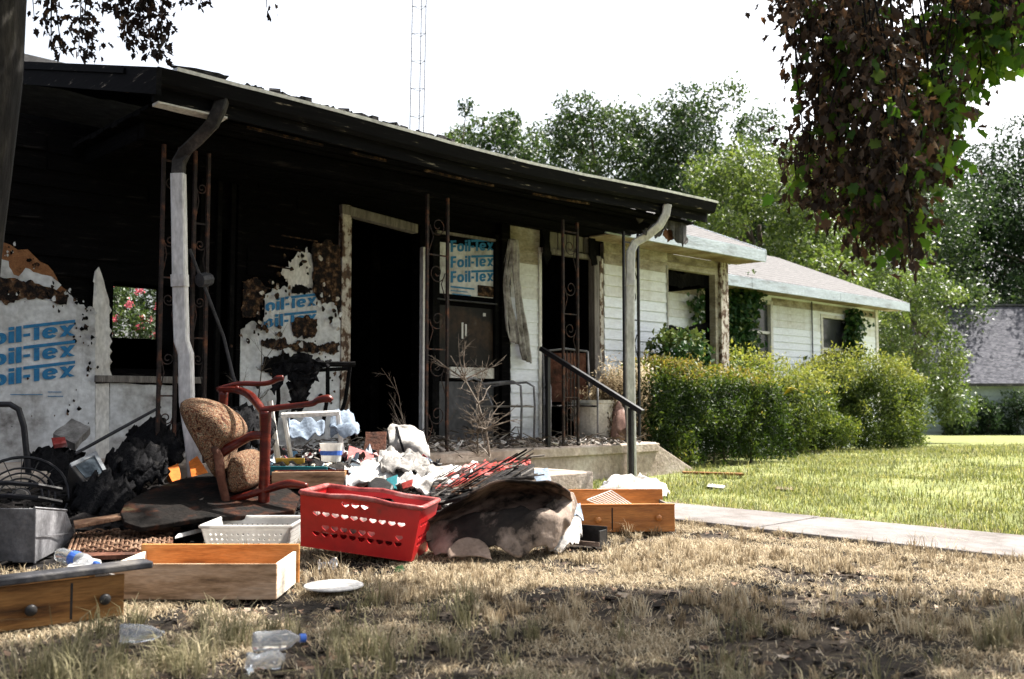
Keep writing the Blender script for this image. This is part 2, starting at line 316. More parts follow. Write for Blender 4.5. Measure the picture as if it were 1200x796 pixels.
# ============================================================ GROUND, PATH, LAWN
def axis_pts():
    a = np.concatenate([np.linspace(-400, -40, 10), np.linspace(-30, -5, 11), np.linspace(-4, 24, 113), np.linspace(26, 60, 18), np.linspace(70, 400, 12)])
    return a
gx = axis_pts(); gy = axis_pts()
def gh(x, y):
    h = gz(x, y)
    if -4 < x < 25 and -4 < y < 12 and not (4.9 < x < 6.4 and y < 6.6): h += .022*fbm(x*1.3, y*1.3, 3) - .01
    return h
m = MB(); m.grid([[Vector((x, y, gh(x, y))) for y in gy] for x in gx])
gm = bpy.data.materials.new('ground'); gm.use_nodes = True; MATS['ground'] = gm
n = gm.node_tree.nodes; l = gm.node_tree.links; b = n['Principled BSDF']; b.inputs['Roughness'].default_value = .95; b.inputs['Specular IOR Level'].default_value = .1
tc = n.new('ShaderNodeTexCoord'); sx = n.new('ShaderNodeSeparateXYZ'); l.new(tc.outputs['Object'], sx.inputs[0])
def nz(scale, det=6):
    t = n.new('ShaderNodeTexNoise'); t.inputs['Scale'].default_value = scale; t.inputs['Detail'].default_value = det; t.inputs['Roughness'].default_value = .65
    l.new(tc.outputs['Object'], t.inputs['Vector']); return t
def ramp(src, cols):
    c = n.new('ShaderNodeValToRGB'); el = c.color_ramp.elements
    while len(el) < len(cols): el.new(.5)
    for i, (p, q) in enumerate(cols): el[i].position = p; el[i].color = (*q, 1)
    l.new(src, c.inputs[0]); return c.outputs[0]
dry = ramp(nz(3.2, 9).outputs['Fac'], [(.36, (.009, .008, .007)), (.47, (.022, .018, .015)), (.58, (.06, .047, .036)), (.72, (.17, .135, .10))])
grn = ramp(nz(2.2, 8).outputs['Fac'], [(.3, (.10, .11, .04)), (.5, (.16, .18, .065)), (.7, (.25, .24, .11))])
ad = n.new('ShaderNodeMath'); ad.operation = 'MULTIPLY_ADD'; l.new(nz(1.4).outputs['Fac'], ad.inputs[0]); ad.inputs[1].default_value = 1.2; l.new(sx.outputs[0], ad.inputs[2])
mr = n.new('ShaderNodeMapRange'); mr.inputs[1].default_value = 5.9; mr.inputs[2].default_value = 6.5; l.new(ad.outputs[0], mr.inputs[0])
mx = n.new('ShaderNodeMixRGB'); l.new(mr.outputs[0], mx.inputs[0]); l.new(dry, mx.inputs[1]); l.new(grn, mx.inputs[2]); l.new(mx.outputs[0], b.inputs['Base Color'])
bp = n.new('ShaderNodeBump'); bp.inputs['Strength'].default_value = .9; bp.inputs['Distance'].default_value = .03; l.new(nz(26, 8).outputs['Fac'], bp.inputs['Height']); l.new(bp.outputs[0], b.inputs['Normal'])
ground = tag(m.build('ground', 'ground', smooth=True, base=(0, 0, 0)), kind='structure')
# the path: poured slabs with open joints
path = bpy.data.objects.new('path', None); COL.objects.link(path); path.location = (5.6, 2.0, 0); tag(path, kind='structure')
yy = 5.66
while yy > -6:
    L = 2.4; m = MB(); x0 = 5.20+rnd.uniform(-.015, .015); x1 = 6.02+rnd.uniform(-.015, .015)
    m.obox((x0, yy-L+.012, -.08), (x1-x0, 0, 0), (0, L-.012, 0), (0, 0, .115+rnd.uniform(-.006, .006)))
    m.build('paving_slab', 'path', path, bevel=.008); yy -= L

# ============================================================ THE HOUSE
YW = 7.80; YP = 6.65; YG = 6.20; ZS = .35; ZC = 2.84
house = thing('house', 'fire-gutted single-storey white clapboard house with charred front porch', 'house', (7.0, 9.5, 0))
wall = lambda name='wall': name
def rects(x0, x1, z0, z1, ops):
    xs = sorted({x0, x1, *[min(max(v, x0), x1) for o in ops for v in o[:2]]}); zs = sorted({z0, z1, *[min(max(v, z0), z1) for o in ops for v in o[2:]]})
    out = []
    for i in range(len(xs)-1):
        for j in range(len(zs)-1):
            cx = (xs[i]+xs[i+1])/2; cz = (zs[j]+zs[j+1])/2
            if not any(o[0] < cx < o[1] and o[2] < cz < o[3] for o in ops): out.append((xs[i], xs[i+1], zs[j], zs[j+1]))
    return out
def wallY(name, mt, x0, x1, z0, z1, y0, y1, ops=(), parent=None):
    m = MB()
    for a in rects(x0, x1, z0, z1, ops): m.box(a[0], a[1], y0, y1, a[2], a[3])
    return m.build(name, mt, parent or house)
def wallX(name, mt, y0, y1, z0, z1, x0, x1, ops=(), parent=None):
    m = MB()
    for a in rects(y0, y1, z0, z1, ops): m.box(x0, x1, a[0], a[1], a[2], a[3])
    return m.build(name, mt, parent or house)
def W(x, y, d=0.0): return onY(x, y, YW-d)

bwa = onY(126, 334, 15.0); bwb = onY(188, 398, 15.0)
front = wallY('wall', 'char_boards', .3, 9.02, .30, 2.95, YW, YW+.14, [(3.09, 3.72, 1.06, 1.76), (4.0, 4.14, .9, 2.3), (5.38, 6.22, .2, 2.60), (8.02, 8.86, .2, 2.58)])
tag(front, 'charred black front wall behind the porch')
wallY('wall', 'char', .3, 11.9, -.05, 2.95, 15.0, 15.14, [(bwa.x, bwb.x, bwb.z, bwa.z), (9.0, 9.5, 1.0, 2.2)])
wallX('wall', 'char', YW+.14, 15.0, -.05, 2.95, .3, .44)
wallX('wall', 'char', 9.64, 15.0, -.05, 2.95, 11.6, 11.74)
wallX('wall', 'char', YW+.14, 15.0, .3, 2.8, 9.02, 9.14)             # partition east of the burnt rooms
wallX('wall', 'char', 9.2, 15.0, .3, 2.8, 6.62, 6.74)
m = MB(); m.box(.44, 11.6, YW+.14, 15.0, .22, .31); m.build('floor', 'char', house)
m = MB(); m.box(.44, 11.6, YW+.14, 15.0, 2.96, 3.02); m.build('ceiling', 'char', house)
m = MB(); m.box(.3, 11.74, YW+.02, 15.1, -.3, .218); m.build('foundation', 'concrete', house)

# charred clapboards left on the upper wall
cb = {}
def plank_mesh(L, h=.133, t0=.020, t1=.006, mt='siding'):
    k = (round(L, 2), h, mt)
    if k in cb: return cb[k]
    me = bpy.data.meshes.new('plank'); v = []
    for x in (-L/2, L/2): v += [(x, 0, 0), (x, -t0, 0), (x, -t1, h), (x, 0, h)]
    me.from_pydata(v, [], [(0, 1, 2, 3), (7, 6, 5, 4), (1, 0, 4, 5), (2, 1, 5, 6), (3, 2, 6, 7), (0, 3, 7, 4)]); me.materials.append(MATS[mt]); cb[k] = me
    return me
def plank(parent, x0, x1, z, Y, mt, h=.133, tilt=0.0, rotz=0.0):
    o = bpy.data.objects.new('plank', plank_mesh(x1-x0, h, mt=mt)); COL.objects.link(o)
    o.parent = parent; o.location = Vector(((x0+x1)/2, Y, z)) - wloc(parent); o.rotation_euler = (rnd.uniform(-.004, .004), tilt, rotz); return o
def siding(parent, x0, x1, z0, z1, Y, ops, mt='siding', h=.133, top=0, lowmt=None):
    z = z0; row = 0; nrow = int((z1-z0)/h)
    while z + h <= z1 + .01:
        segs = [(x0, x1)]
        for o in ops:
            if o[2] < z+h*.5 < o[3]:
                ns = []
                for a, c in segs:
                    if o[1] <= a or o[0] >= c: ns.append((a, c)); continue
                    if o[0] > a: ns.append((a, o[0]))
                    if o[1] < c: ns.append((o[1], c))
                segs = ns
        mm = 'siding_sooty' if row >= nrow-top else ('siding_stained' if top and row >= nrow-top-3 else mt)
        for a, c in segs:
            if c-a > .05: plank(parent, a+.002, c-.002, z, Y + rnd.uniform(-.0015, .0015), mm, h+.004, tilt=rnd.uniform(-.0012, .0012))
        z += h; row += 1
for r in range(8):
    z = 1.78 + r*.133; x = .35
    while x < 5.25:
        L = rnd.choice((.9, 1.3, 1.7)); e = min(x+L, 5.27)
        skip = (z < 1.80 and 2.95 < (x+e)/2 < 3.8) or rnd.random() < .16 or (x < 4.14 and e > 4.0 and z < 2.3)
        if not skip: plank(front, x+.01, e-.01, z, YW-.002, 'char_boards', .128, tilt=rnd.uniform(-.02, .02))
        x = e

def ragged(pts, amp, step=.05, seed=0, smooth_edges=()):
    """closed outline in (u,v) roughened with fractal noise"""
    out = []; N = len(pts)
    for i in range(N):
        a = Vector(pts[i]); c = Vector(pts[(i+1) % N]); L = (c-a).length; k = max(1, int(L/step))
        nn = Vector((-(c-a).y, (c-a).x)).normalized() if L > 1e-6 else Vector((0, 0))
        am = 0 if i in smooth_edges else amp
        for j in range(k):
            t = j/k; p = a.lerp(c, t)
            if j: p = p + nn*am*(noise.fractal(Vector((p.x*9+seed*3.1, p.y*9, seed*1.7)), .8, 2.2, 4)*1.1 + rnd.uniform(-.25, .25))
            out.append(p)
    return out
def sheet_on_wall(name, mt, px, Y, parent, amp=.02, step=.05, th=.004, seed=0, crinkle=.006, smooth_edges=()):
    """flat ragged sheet nailed to a wall plane y=Y, outline given by photo pixels"""
    uv = [(p.x, p.z) for p in (onY(x, y, Y) for x, y in px)]
    ol = ragged(uv, amp, step, seed, smooth_edges); bm = bmesh.new()
    vs = [bm.verts.new((p.x, Y, p.y)) for p in ol]
    f = bm.faces.new(vs); bmesh.ops.triangulate(bm, faces=[f]); 
    m = MB(); m.v = [tuple(v.co) for v in bm.verts]; bm.verts.index_update(); m.f = [tuple(v.index for v in f.verts) for f in bm.faces]; bm.free()
    m.v = [(x, y - abs(crinkle*fbm(x*4, z*4, seed)), z) for x, y, z in m.v]
    # face outwards (-Y)
    fs = []
    for f in m.f:
        a, c, d = [Vector(m.v[i]) for i in f[:3]]
        fs.append(f if (c-a).cross(d-a).y < 0 else tuple(reversed(f)))
    m.f = fs
    return m.build(name, mt, parent, solid=th, offs=-1)
# left: orange sheathing, white paint remains, house wrap
sheet_on_wall('sheathing', 'osb', [(-70, 262), (-20, 268), (12, 287), (40, 300), (62, 318), (78, 340), (85, 362), (60, 372), (0, 372), (-70, 372)], YW-.030, front, .03, seed=2)
sheet_on_wall('wrap_scrap', 'foil', [(-60, 300), (-5, 302), (10, 306), (16, 322), (22, 324), (30, 314), (44, 320), (60, 324), (72, 334), (66, 340), (40, 332), (0, 325), (-60, 318)], YW-.040, front, .018, .03, seed=5)
wrap = sheet_on_wall('house_wrap', 'foil', [(-75, 330), (-20, 334), (0, 352), (22, 343), (34, 350), (50, 346), (70, 352), (78, 340), (90, 350), (98, 357), (111, 362), (111, 470), (112, 580), (40, 585), (-75, 600)], YW-.046, front, .035, .02, seed=8, smooth_edges=(10, 11, 12, 13, 14))
tag(wrap, 'white house wrap with slanting blue lettering, left of the window')
sheet_on_wall('scorched_flap', 'scorched', [(-60, 322), (0, 324), (30, 331), (60, 338), (74, 340), (80, 345), (78, 357), (66, 360), (60, 352), (30, 346), (18, 352), (8, 358), (-10, 352), (-60, 345)], YW-.056, wrap, .035, .015, seed=4)
for k in range(26):
    x = rnd.uniform(86, 108) if k < 18 else rnd.uniform(10, 100); y = rnd.uniform(372, 402) if k < 10 else rnd.uniform(425, 500); r = rnd.uniform(.6, 3.2)
    sheet_on_wall('burn_spot', 'scorched' if k % 3 else 'char', [(x+r*math.cos(a)*rnd.uniform(.5, 1.2), y+r*math.sin(a)*rnd.uniform(.6, 1.4)) for a in (0, 1.05, 2.1, 3.14, 4.2, 5.2)], YW-.054-.0001*k, wrap, .004, .02, .002, k, 0)
# window 1: burnt casing, sill, panel under it
sheet_on_wall('casing', 'white_trim', [(112, 318), (116, 313), (122, 330), (128, 352), (129, 448), (112, 448)], YW-.042, front, .012, .04, .02, 3, .002, smooth_edges=(3, 4, 5))
m = MB(); a = W(108, 437); c = W(236, 441); m.box(a.x, c.x, YW-.085, YW-.02, a.z-.075, a.z-.02); m.build('window_sill', 'ash_wood', front, bevel=.006)
sheet_on_wall('wrap_panel', 'foil', [(129, 449), (204, 452), (206, 522), (204, 560), (128, 562)], YW-.044, front, .01, .05, .006, 12, .01)
sheet_on_wall('wrap_panel', 'white_trim', [(112, 450), (128, 449), (127, 565), (112, 566)], YW-.050, front, .006, .06, .012, 13, .003)
m = MB()                                             # bare studs between window and second wrap
for i, x in enumerate((214, 232, 252, 268, 276)):
    p = W(x, 400); m.box(p.x-.02, p.x+.02, YW-.05, YW-.001, .42, 2.7)
    if i in (1, 3): m.build('stud', 'char', front); m = MB()
m.build('stud', 'char_boards', front)
# second wrap, between studs and door
wrap2 = sheet_on_wall('house_wrap', 'foil', [(281, 392), (292, 378), (306, 384), (313, 368), (309, 350), (322, 338), (338, 336), (343, 318), (352, 300), (362, 296), (368, 310), (366, 335), (372, 350), (388, 352), (396, 372), (399, 400), (399, 470), (398, 545), (300, 548), (281, 548)], YW-.044, front, .04, .018, seed=21, smooth_edges=(15, 16, 17, 18, 19))
tag(wrap2, 'torn house wrap with blue lettering beside the door')
for k, (px, mt) in enumerate([([(366, 285), (388, 282), (398, 290), (399, 360), (388, 354), (376, 352), (367, 336)], 'scorched'), ([(284, 330), (298, 325), (318, 338), (308, 352), (300, 372), (284, 372)], 'scorched'),
        ([(340, 378), (356, 372), (372, 374), (370, 392), (356, 398), (344, 394)], 'scorched'), ([(306, 400), (330, 397), (344, 402), (376, 404), (398, 400), (398, 412), (372, 414), (340, 408), (306, 404)], 'scorched'),
        ([(310, 418), (336, 415), (352, 424), (344, 434), (318, 440), (306, 432)], 'char'), ([(330, 322), (338, 306), (356, 296), (364, 312), (362, 330), (346, 342)], 'white_trim'), ([(342, 340), (352, 334), (366, 336), (364, 343), (348, 344)], 'char')]):
    sheet_on_wall('burnt_paper', mt, px, YW-.053-.0012*k, wrap2, .04, .012, .003, 30+k, .006)
for k in range(20):
    x = rnd.uniform(300, 395); y = rnd.uniform(395, 500) if k % 2 else rnd.uniform(380, 415); r = rnd.uniform(1, 4)
    sheet_on_wall('burn_spot', 'scorched', [(x+r*math.cos(a)*rnd.uniform(.5, 1.2), y+r*math.sin(a)*rnd.uniform(.6, 1.4)) for a in (0, 1.05, 2.1, 3.14, 4.2, 5.2)], YW-.066-.0002*k, wrap2, .01, .02, .002, 60+k, 0)
EDGE = [(281, 392), (306, 384), (313, 368), (309, 350), (322, 338), (338, 336), (343, 318), (352, 300), (362, 296), (368, 310), (372, 350), (388, 352), (396, 372), (399, 400), (399, 440), (330, 405), (350, 408), (375, 408)]
for k in range(110):
    ex, ey = rnd.choice(EDGE); x = ex+rnd.gauss(0, 7); y = ey+rnd.gauss(0, 7); r = rnd.uniform(.8, 3.6)
    if x > 400: continue
    sheet_on_wall('peeling_flake', rnd.choice(('scorched', 'char', 'scorched', 'foil', 'peeled')), [(x+r*math.cos(a)*rnd.uniform(.4, 1.2), y+r*math.sin(a)*rnd.uniform(.5, 1.6)) for a in (0, 1.05, 2.1, 3.14, 4.2, 5.2)], YW-.071-.0003*k, wrap2, .012, .012, .002, 200+k, .004)
EDGE = [(-10, 300), (12, 295), (40, 308), (62, 325), (78, 342), (98, 357), (110, 364), (20, 348), (50, 350), (70, 356), (100, 380), (106, 400), (104, 430)]
for k in range(80):
    ex, ey = rnd.choice(EDGE); x = ex+rnd.gauss(0, 5); y = ey+rnd.gauss(0, 5); r = rnd.uniform(.7, 3.0)
    sheet_on_wall('peeling_flake', rnd.choice(('scorched', 'char', 'char', 'foil')), [(x+r*math.cos(a)*rnd.uniform(.4, 1.2), y+r*math.sin(a)*rnd.uniform(.5, 1.6)) for a in (0, 1.05, 2.1, 3.14, 4.2, 5.2)], YW-.061-.0003*k, wrap, .012, .012, .002, 400+k, .004)
for (x0, y0, x1, y1) in ((316, 288, 360, 295), (314, 311, 344, 316), (330, 276, 372, 283)):   # charred lath ends catching light
    p = W(x0, y0, .06); q = W(x1, y1, .06); m = MB(); m.tube([p, q], .008, 5); m.build('lath', 'scorched', front)
# door 1
m = MB(); p0 = W(401, 238, .05); p1 = W(412, 243, .05); m.obox((p0.x, YW-.06, .35), (p1.x-p0.x, 0, 0), (0, .2, 0), (0, 0, p0.z-.36)); m.build('door_casing', 'peeled', front, bevel=.006)
m = MB(); p0 = W(400, 238, .05); p1 = W(489, 262, .05); m.obox((p0.x, YW-.066, p0.z-.10), (p1.x-p0.x, 0, p1.z-p0.z), (0, .1, 0), (0, 0, .09)); m.build('door_casing', 'ash_wood', front, bevel=.006)
m = MB(); p1 = W(495, 290, .07); m.box(p1.x-.012, p1.x+.014, YW-.10, YW-.045, .36, p1.z); m.build('storm_door_edge', 'spout', front)
m = MB(); m.box(5.62, 5.97, 9.4, 9.44, .32, 2.35); m.build('inner_door', 'rust_sheet', house)
m = MB(); m.box(5.99, 6.2, 9.0, 9.03, .32, 1.95); m.build('inner_door', 'char', house)
# the storm door with wrap behind its upper pane
sd = tag(bpy.data.objects.new('storm_door', None), 'sooty storm door with house wrap behind the top pane'); COL.objects.link(sd); sd.parent = house
def wrect(x0, y0, x1, y1, d): a = W(x0, y0, d); c = W(x1, y1, d); return min(a.x, c.x), max(a.x, c.x), min(a.z, c.z), max(a.z, c.z)
def wbox(name, mt, x0, y0, x1, y1, d0, d1, parent, bev=0.0):
    a = wrect(x0, y0, x1, y1, (d0+d1)/2); m = MB(); m.box(a[0], a[1], YW-d1, YW-d0, a[2], a[3]); return m.build(name, mt, parent, bevel=bev)
wrap3 = wbox('house_wrap', 'foil', 511, 283, 580, 350, .004, .012, sd); tag(wrap3, 'house wrap with three lines of blue lettering')
wbox('stile', 'char', 506, 275, 513, 527, .002, .05, sd, .004); wbox('stile', 'char', 579, 275, 585, 527, .002, .05, sd, .004)
wbox('head_rail', 'ash_wood', 511, 273, 581, 281, .002, .05, sd, .004); wbox('lock_rail', 'dark_metal', 511, 351, 581, 356, .002, .055, sd, .003)
wbox('door_glass', 'sooty_glass', 513, 357, 579, 430, .004, .010, sd)
wbox('door_rail', 'white_trim', 527, 430, 579, 444, .004, .03, sd, .003)
wbox('kick_panel', 'sooty_panel', 509, 447, 581, 526, .004, .025, sd, .003)
wbox('soot_patch', 'scorched', 560, 334, 579, 349, .013, .02, wrap3)
for (x0, y0, x1, y1) in ((541, 378, 543, 397), (545, 380, 547, 394), (566, 367, 569, 371)): wbox('scratch', 'spout', x0, y0, x1, y1, .0105, .012, sd)
# charred stud, strip of white siding, hanging rag, second doorway
wbox('stud', 'char_boards', 585, 262, 595, 527, .002, .09, front, .006)
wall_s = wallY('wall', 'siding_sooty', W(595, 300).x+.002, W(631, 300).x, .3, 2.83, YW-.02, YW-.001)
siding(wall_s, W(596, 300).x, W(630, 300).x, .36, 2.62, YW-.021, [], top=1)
wbox('corner_trim', 'white_trim', 630, 290, 633.5, 520, .002, .055, front, .004)
m = MB()
for i, (x0, x1) in enumerate(((641, 652), (653, 662), (663, 671), (672, 682), (683, 693))):
    wbox('header_board', 'ash_wood', x0, 262+rnd.uniform(0, 3), x1, 296+rnd.uniform(-2, 2)+i*.6, .02+.002*i, .05+.002*i, front, .003)
wbox('door_header', 'ash_wood', 634, 296, 702, 301, .02, .09, front, .004)
wbox('door_casing', 'ash_wood', 693, 300, 700, 512, .002, .10, front, .005)
wbox('door_casing', 'peeled', 700.5, 303, 706, 512, .002, .07, front, .005)
for k, px in enumerate([[(636, 262), (644, 262), (643, 282), (646, 300), (641, 312), (637, 300)], [(690, 262), (697, 263), (698, 300), (700, 310), (694, 312), (691, 300)]]):
    sheet_on_wall('burnt_flap', 'char', px, YW-.12, front, .02, .03, .01, 90+k, .02)

# lettering on the wrap
def glyph(ch):
    """heavy sans letter as convex quads in cap-height units: width, list of polygons"""
    st = .245; xh = .72
    def ring(w_, a0, a1, n_=20):
        out = []; rx, ry = w_/2, xh/2; ix, iy = rx-st*.98, ry-st*.78
        for i in range(n_):
            t0 = a0+(a1-a0)*i/n_; t1 = a0+(a1-a0)*(i+1)/n_
            P_ = lambda t, x, y: (w_/2+x*math.copysign(abs(math.cos(t))**.85, math.cos(t)), xh/2+y*math.copysign(abs(math.sin(t))**.85, math.sin(t)))
            out.append([P_(t0, ix, iy), P_(t0, rx, ry), P_(t1, rx, ry), P_(t1, ix, iy)])
        return out
    R_ = lambda x0, y0, x1, y1: [(x0, y0), (x1, y0), (x1, y1), (x0, y1)]
    if ch == 'F': return .56, [R_(0, 0, st, 1), R_(st, .81, .56, 1), R_(st, .40, .52, .58)]
    if ch == 'o': return .70, ring(.70, 0, 2*math.pi)
    if ch == 'i': return st, [R_(0, 0, st, xh), R_(0, .80, st, 1)]
    if ch == 'l': return st, [R_(0, 0, st, 1)]
    if ch == '-': return .30, [R_(0, .30, .30, .48)]
    if ch == 'T': return .46, [R_(.13, 0, .13+st, .80)]
    if ch == 'e': return .70, ring(.70, .0, 2*math.pi-.62) + [R_(st*.9, .30, .60, .43)]
    if ch == 'x': w_ = .72; return w_, [[(0, 0), (.26, 0), (w_, xh), (w_-.26, xh)], [(0, xh), (.26, xh), (.45, .42), (.32, .22)], [(.40, .28), (.27+.0, .0+.28), (w_-.26, 0), (w_, 0)]]
def lettering(body, p0, p1, ptop, Y, parent):
    """baseline p0->p1, cap height to ptop (above p1); photo pixels on the wall plane"""
    a = onY(*p0, Y); c = onY(*p1, Y); t = onY(*ptop, Y); pen = 0; polys = []; bar0 = 0
    for ch in body:
        w_, ps = glyph(ch)
        if ch == '-': bar0 = pen
        polys += [[(x+pen, y) for x, y in q] for q in ps]; pen += w_ + (.07 if ch not in '-T' else .03)
    pen -= .07; polys.append([(bar0, .82), (pen, .82), (pen, 1.02), (bar0, 1.02)])     # the T's bar runs over hyphen and last letters
    ux = (c-a)/pen; uz = t-c; m = MB()
    for k, q in enumerate(polys): m.add([a+ux*x+uz*y-Vector((0, .00004*k, 0)) for x, y in q], [tuple(range(len(q)))])
    k = m.build('lettering', 'foil_ink', parent); k['label'] = 'blue printed lettering'
for (y0, y1, yt) in ((403.5, 393, 376), (428, 417, 400), (452, 441, 424)):
    lettering('Foil-Tex', (-30, y0+4), (88, y1), (88, yt-1), YW-.0575, wrap)
lettering('oil-Tex', (311, 365.5), (371, 358), (371, 344), YW-.0515, wrap2)
lettering('oil-Tex', (309, 384.5), (371, 378), (371, 364), YW-.0515, wrap2)
for yb in (295.5, 314, 331.5): lettering('Foil-Tex', (528, yb), (578.5, yb-2), (578.5, yb-15), YW-.0140, wrap3)
for (x0, y0, x1, y1) in ((12, 462, 50, 463), (56, 459, 72, 460), (56, 464, 74, 465), (528, 337, 556, 338), (528, 341, 548, 342), (530, 345, 552, 346)):
    wp = wrap if x0 < 200 else wrap3; wbox('small_print', 'foil_ink', x0, y0, x1, y1, .0575 if x0 < 200 else .0125, .0582 if x0 < 200 else .0140, wp)

# ---------------------------------------------------------------- porch
slab = MB(); slab.box(1.2, 8.57, YP-.06, YW-.002, -.2, ZS)
slab = slab.build('porch_slab', 'concrete', house, bevel=.012)
m = MB(); m.box(1.19, 8.585, YP-.085, YP-.061, ZS-.10, ZS-.01); m.build('slab_nosing', 'concrete', slab, bevel=.008)
m = MB(); m.box(5.15, 6.50, 5.70, YP-.09, -.1, .18); m.build('step', 'concrete', slab, bevel=.012)
m = MB(); m.add([(8.575, 6.60, -.1), (9.25, 6.60, -.1), (9.25, 6.60, .03), (8.575, 6.60, .33), (8.575, 6.80, -.1), (9.25, 6.80, -.1), (9.25, 6.80, .03), (8.575, 6.80, .33)], [(0, 1, 2, 3), (7, 6, 5, 4), (1, 5, 6, 2), (3, 2, 6, 7), (0, 3, 7, 4), (0, 4, 5, 1)]); m.build('ramp_cheek', 'concrete', slab, bevel=.008)
# roof deck over the porch, rising to the ridge
RX0, RX1, RID = 2.70, 9.07, 11.4
def rz(Y, z0=3.0, y0=6.25, p=.27): return z0 + (Y-y0)*p
def roofslab(name, mt, x0, x1, y0, z0, y1, z1, th, parent=house):
    m = MB(); m.add([(x0, y0, z0), (x1, y0, z0), (x1, y1, z1), (x0, y1, z1), (x0, y0, z0-th), (x1, y0, z0-th), (x1, y1, z1-th), (x0, y1, z1-th)],
                    [(0, 1, 2, 3), (7, 6, 5, 4), (0, 4, 5, 1), (1, 5, 6, 2), (2, 6, 7, 3), (3, 7, 4, 0)]); return m.build(name, mt, parent)
def sag(x): t = (x-RX0)/(RX1-RX0); return -.045*math.sin(math.pi*t) + .012*math.sin(9*t)
m = MB(); nx = 40
P = []
for j, Y in enumerate((6.25, 6.6, 7.2, 8.5, 11.4)):
    P.append([Vector((RX0+(RX1-RX0)*i/nx, Y, rz(Y) + sag(RX0+(RX1-RX0)*i/nx)*(1-j/4) + (.02*fbm(i*.6, Y*3, 5) if j else 0))) for i in range(nx+1)])
m.grid(list(zip(*P))); proof = m.build('porch_roof', 'roof_tar', house, solid=.05, offs=-1); tag(proof, 'charred low porch roof')
# gutter, with the bright drip edge above it
def along(name, mt, prof, x0, x1, parent, seg=40, f=sag, closed=True):
    m = MB(); rows = []
    for i in range(seg+1):
        x = x0+(x1-x0)*i/seg; rows.append([Vector((x, y, z+f(x)+.004*fbm(x*3, y*9))) for y, z in prof + ([prof[0]] if closed else [])])
    m.grid(rows)
    if closed:
        k = len(prof)+1; m.f.append(tuple(range(len(prof)-1, -1, -1))); m.f.append(tuple(seg*k+j for j in range(len(prof))))
    return m.build(name, mt, parent)
along('gutter', 'gutter', [(6.225, 2.985), (6.225, 2.885), (6.17, 2.875), (6.13, 2.895), (6.105, 2.965), (6.10, 2.985)], RX0-.03, RX1-.01, proof)
along('drip_edge', 'drip_edge', [(6.249, 2.999), (6.10, 2.9865), (6.094, 2.984), (6.090, 3.008), (6.249, 3.018)], RX0+.10, RX1, proof)
along('fascia_board', 'gutter', [(6.26, 2.948), (6.26, 2.79), (6.228, 2.79), (6.228, 2.948)], RX0, RX1-.02, proof)
along('soffit_trim', 'white_trim', [(6.29, 2.788), (6.29, 2.768), (6.20, 2.776), (6.20, 2.788)], RX0+.02, RX0+.52, proof, 6)
for (a, c) in ((3.45, 4.1), (4.35, 4.7), (5.1, 5.9), (6.4, 7.2)): along('soffit_trim', 'scorched', [(6.36, 2.80), (6.36, 2.782), (6.34, 2.782), (6.34, 2.80)], a, c, proof, 8)
m = MB()                                            # left rake board
m.add([(RX0-.04, 6.1, rz(6.1)+.02), (RX0-.04, 11.4, rz(11.4)+.02), (RX0-.04, 11.4, rz(11.4)-.20), (RX0-.04, 6.1, rz(6.1)-.16), (RX0-.004, 6.1, rz(6.1)+.02), (RX0-.004, 11.4, rz(11.4)+.02), (RX0-.004, 11.4, rz(11.4)-.20), (RX0-.004, 6.1, rz(6.1)-.16)],
      [(0, 1, 2, 3), (7, 6, 5, 4), (0, 4, 5, 1), (1, 5, 6, 2), (2, 6, 7, 3), (3, 7, 4, 0)]); m.build('rake_board', 'gutter', proof)
m = MB(); m.add([(RX0-.055, 6.6, rz(6.6)+.005), (RX0-.055, 9.4, rz(9.4)+.005), (RX0-.055, 9.4, rz(9.4)-.05), (RX0-.055, 6.6, rz(6.6)-.035), (RX0-.042, 6.6, rz(6.6)+.005), (RX0-.042, 9.4, rz(9.4)+.005), (RX0-.042, 9.4, rz(9.4)-.05), (RX0-.042, 6.6, rz(6.6)-.035)],
      [(0, 1, 2, 3), (7, 6, 5, 4), (0, 4, 5, 1), (1, 5, 6, 2), (2, 6, 7, 3), (3, 7, 4, 0)]); m.build('rake_trim', 'gutter', proof)
# ceiling boards and beam
for i in range(11):
    y0 = 6.38 + i*.129; m = MB(); m.box(RX0+.03, RX1-.06, y0, y0+.118, ZC-.06-.012*(i % 3 == 1)+rnd.uniform(-.006, .006), ZC-.03); o = m.build('ceiling_board', 'char_boards', house)
m = MB(); m.box(RX0+.1, 8.5, YP-.05, YP+.05, ZC-.20, ZC-.08); m.build('porch_beam', 'char_boards', house, bevel=.01)
m = MB(); m.box(RX0+.1, RX0+.19, YP+.06, YW-.1, ZC-.20, ZC-.08); m.build('porch_beam', 'char_boards', house, bevel=.01)
# main roof: left part, right part (pale), back slopes
roofslab('roof', 'char', .0, RX0-.75, 7.35, 2.93, RID, 2.93+.42*4.05, .10)
z2 = 2.92
r2 = roofslab('roof', 'roof_light', RX1-.55, 12.0, 7.33, z2, RID, z2+.42*4.07, .06); tag(r2, 'pale shingled roof over the short right section')
m = MB(); m.add([(0, RID, 4.66), (12.0, RID, 4.66), (12.0, 15.5, 2.95), (0, 15.5, 2.95), (0, RID, 4.56), (12, RID, 4.56), (12, 15.5, 2.85), (0, 15.5, 2.85)], [(0, 1, 2, 3), (7, 6, 5, 4), (0, 4, 5, 1), (1, 5, 6, 2), (2, 6, 7, 3), (3, 7, 4, 0)]); m.build('roof', 'roof_light', house)
m = MB(); m.box(RX1-.5, 12.02, 7.296, 7.326, z2-.17, z2-.005); m.build('fascia_board', 'fascia', r2, bevel=.004)
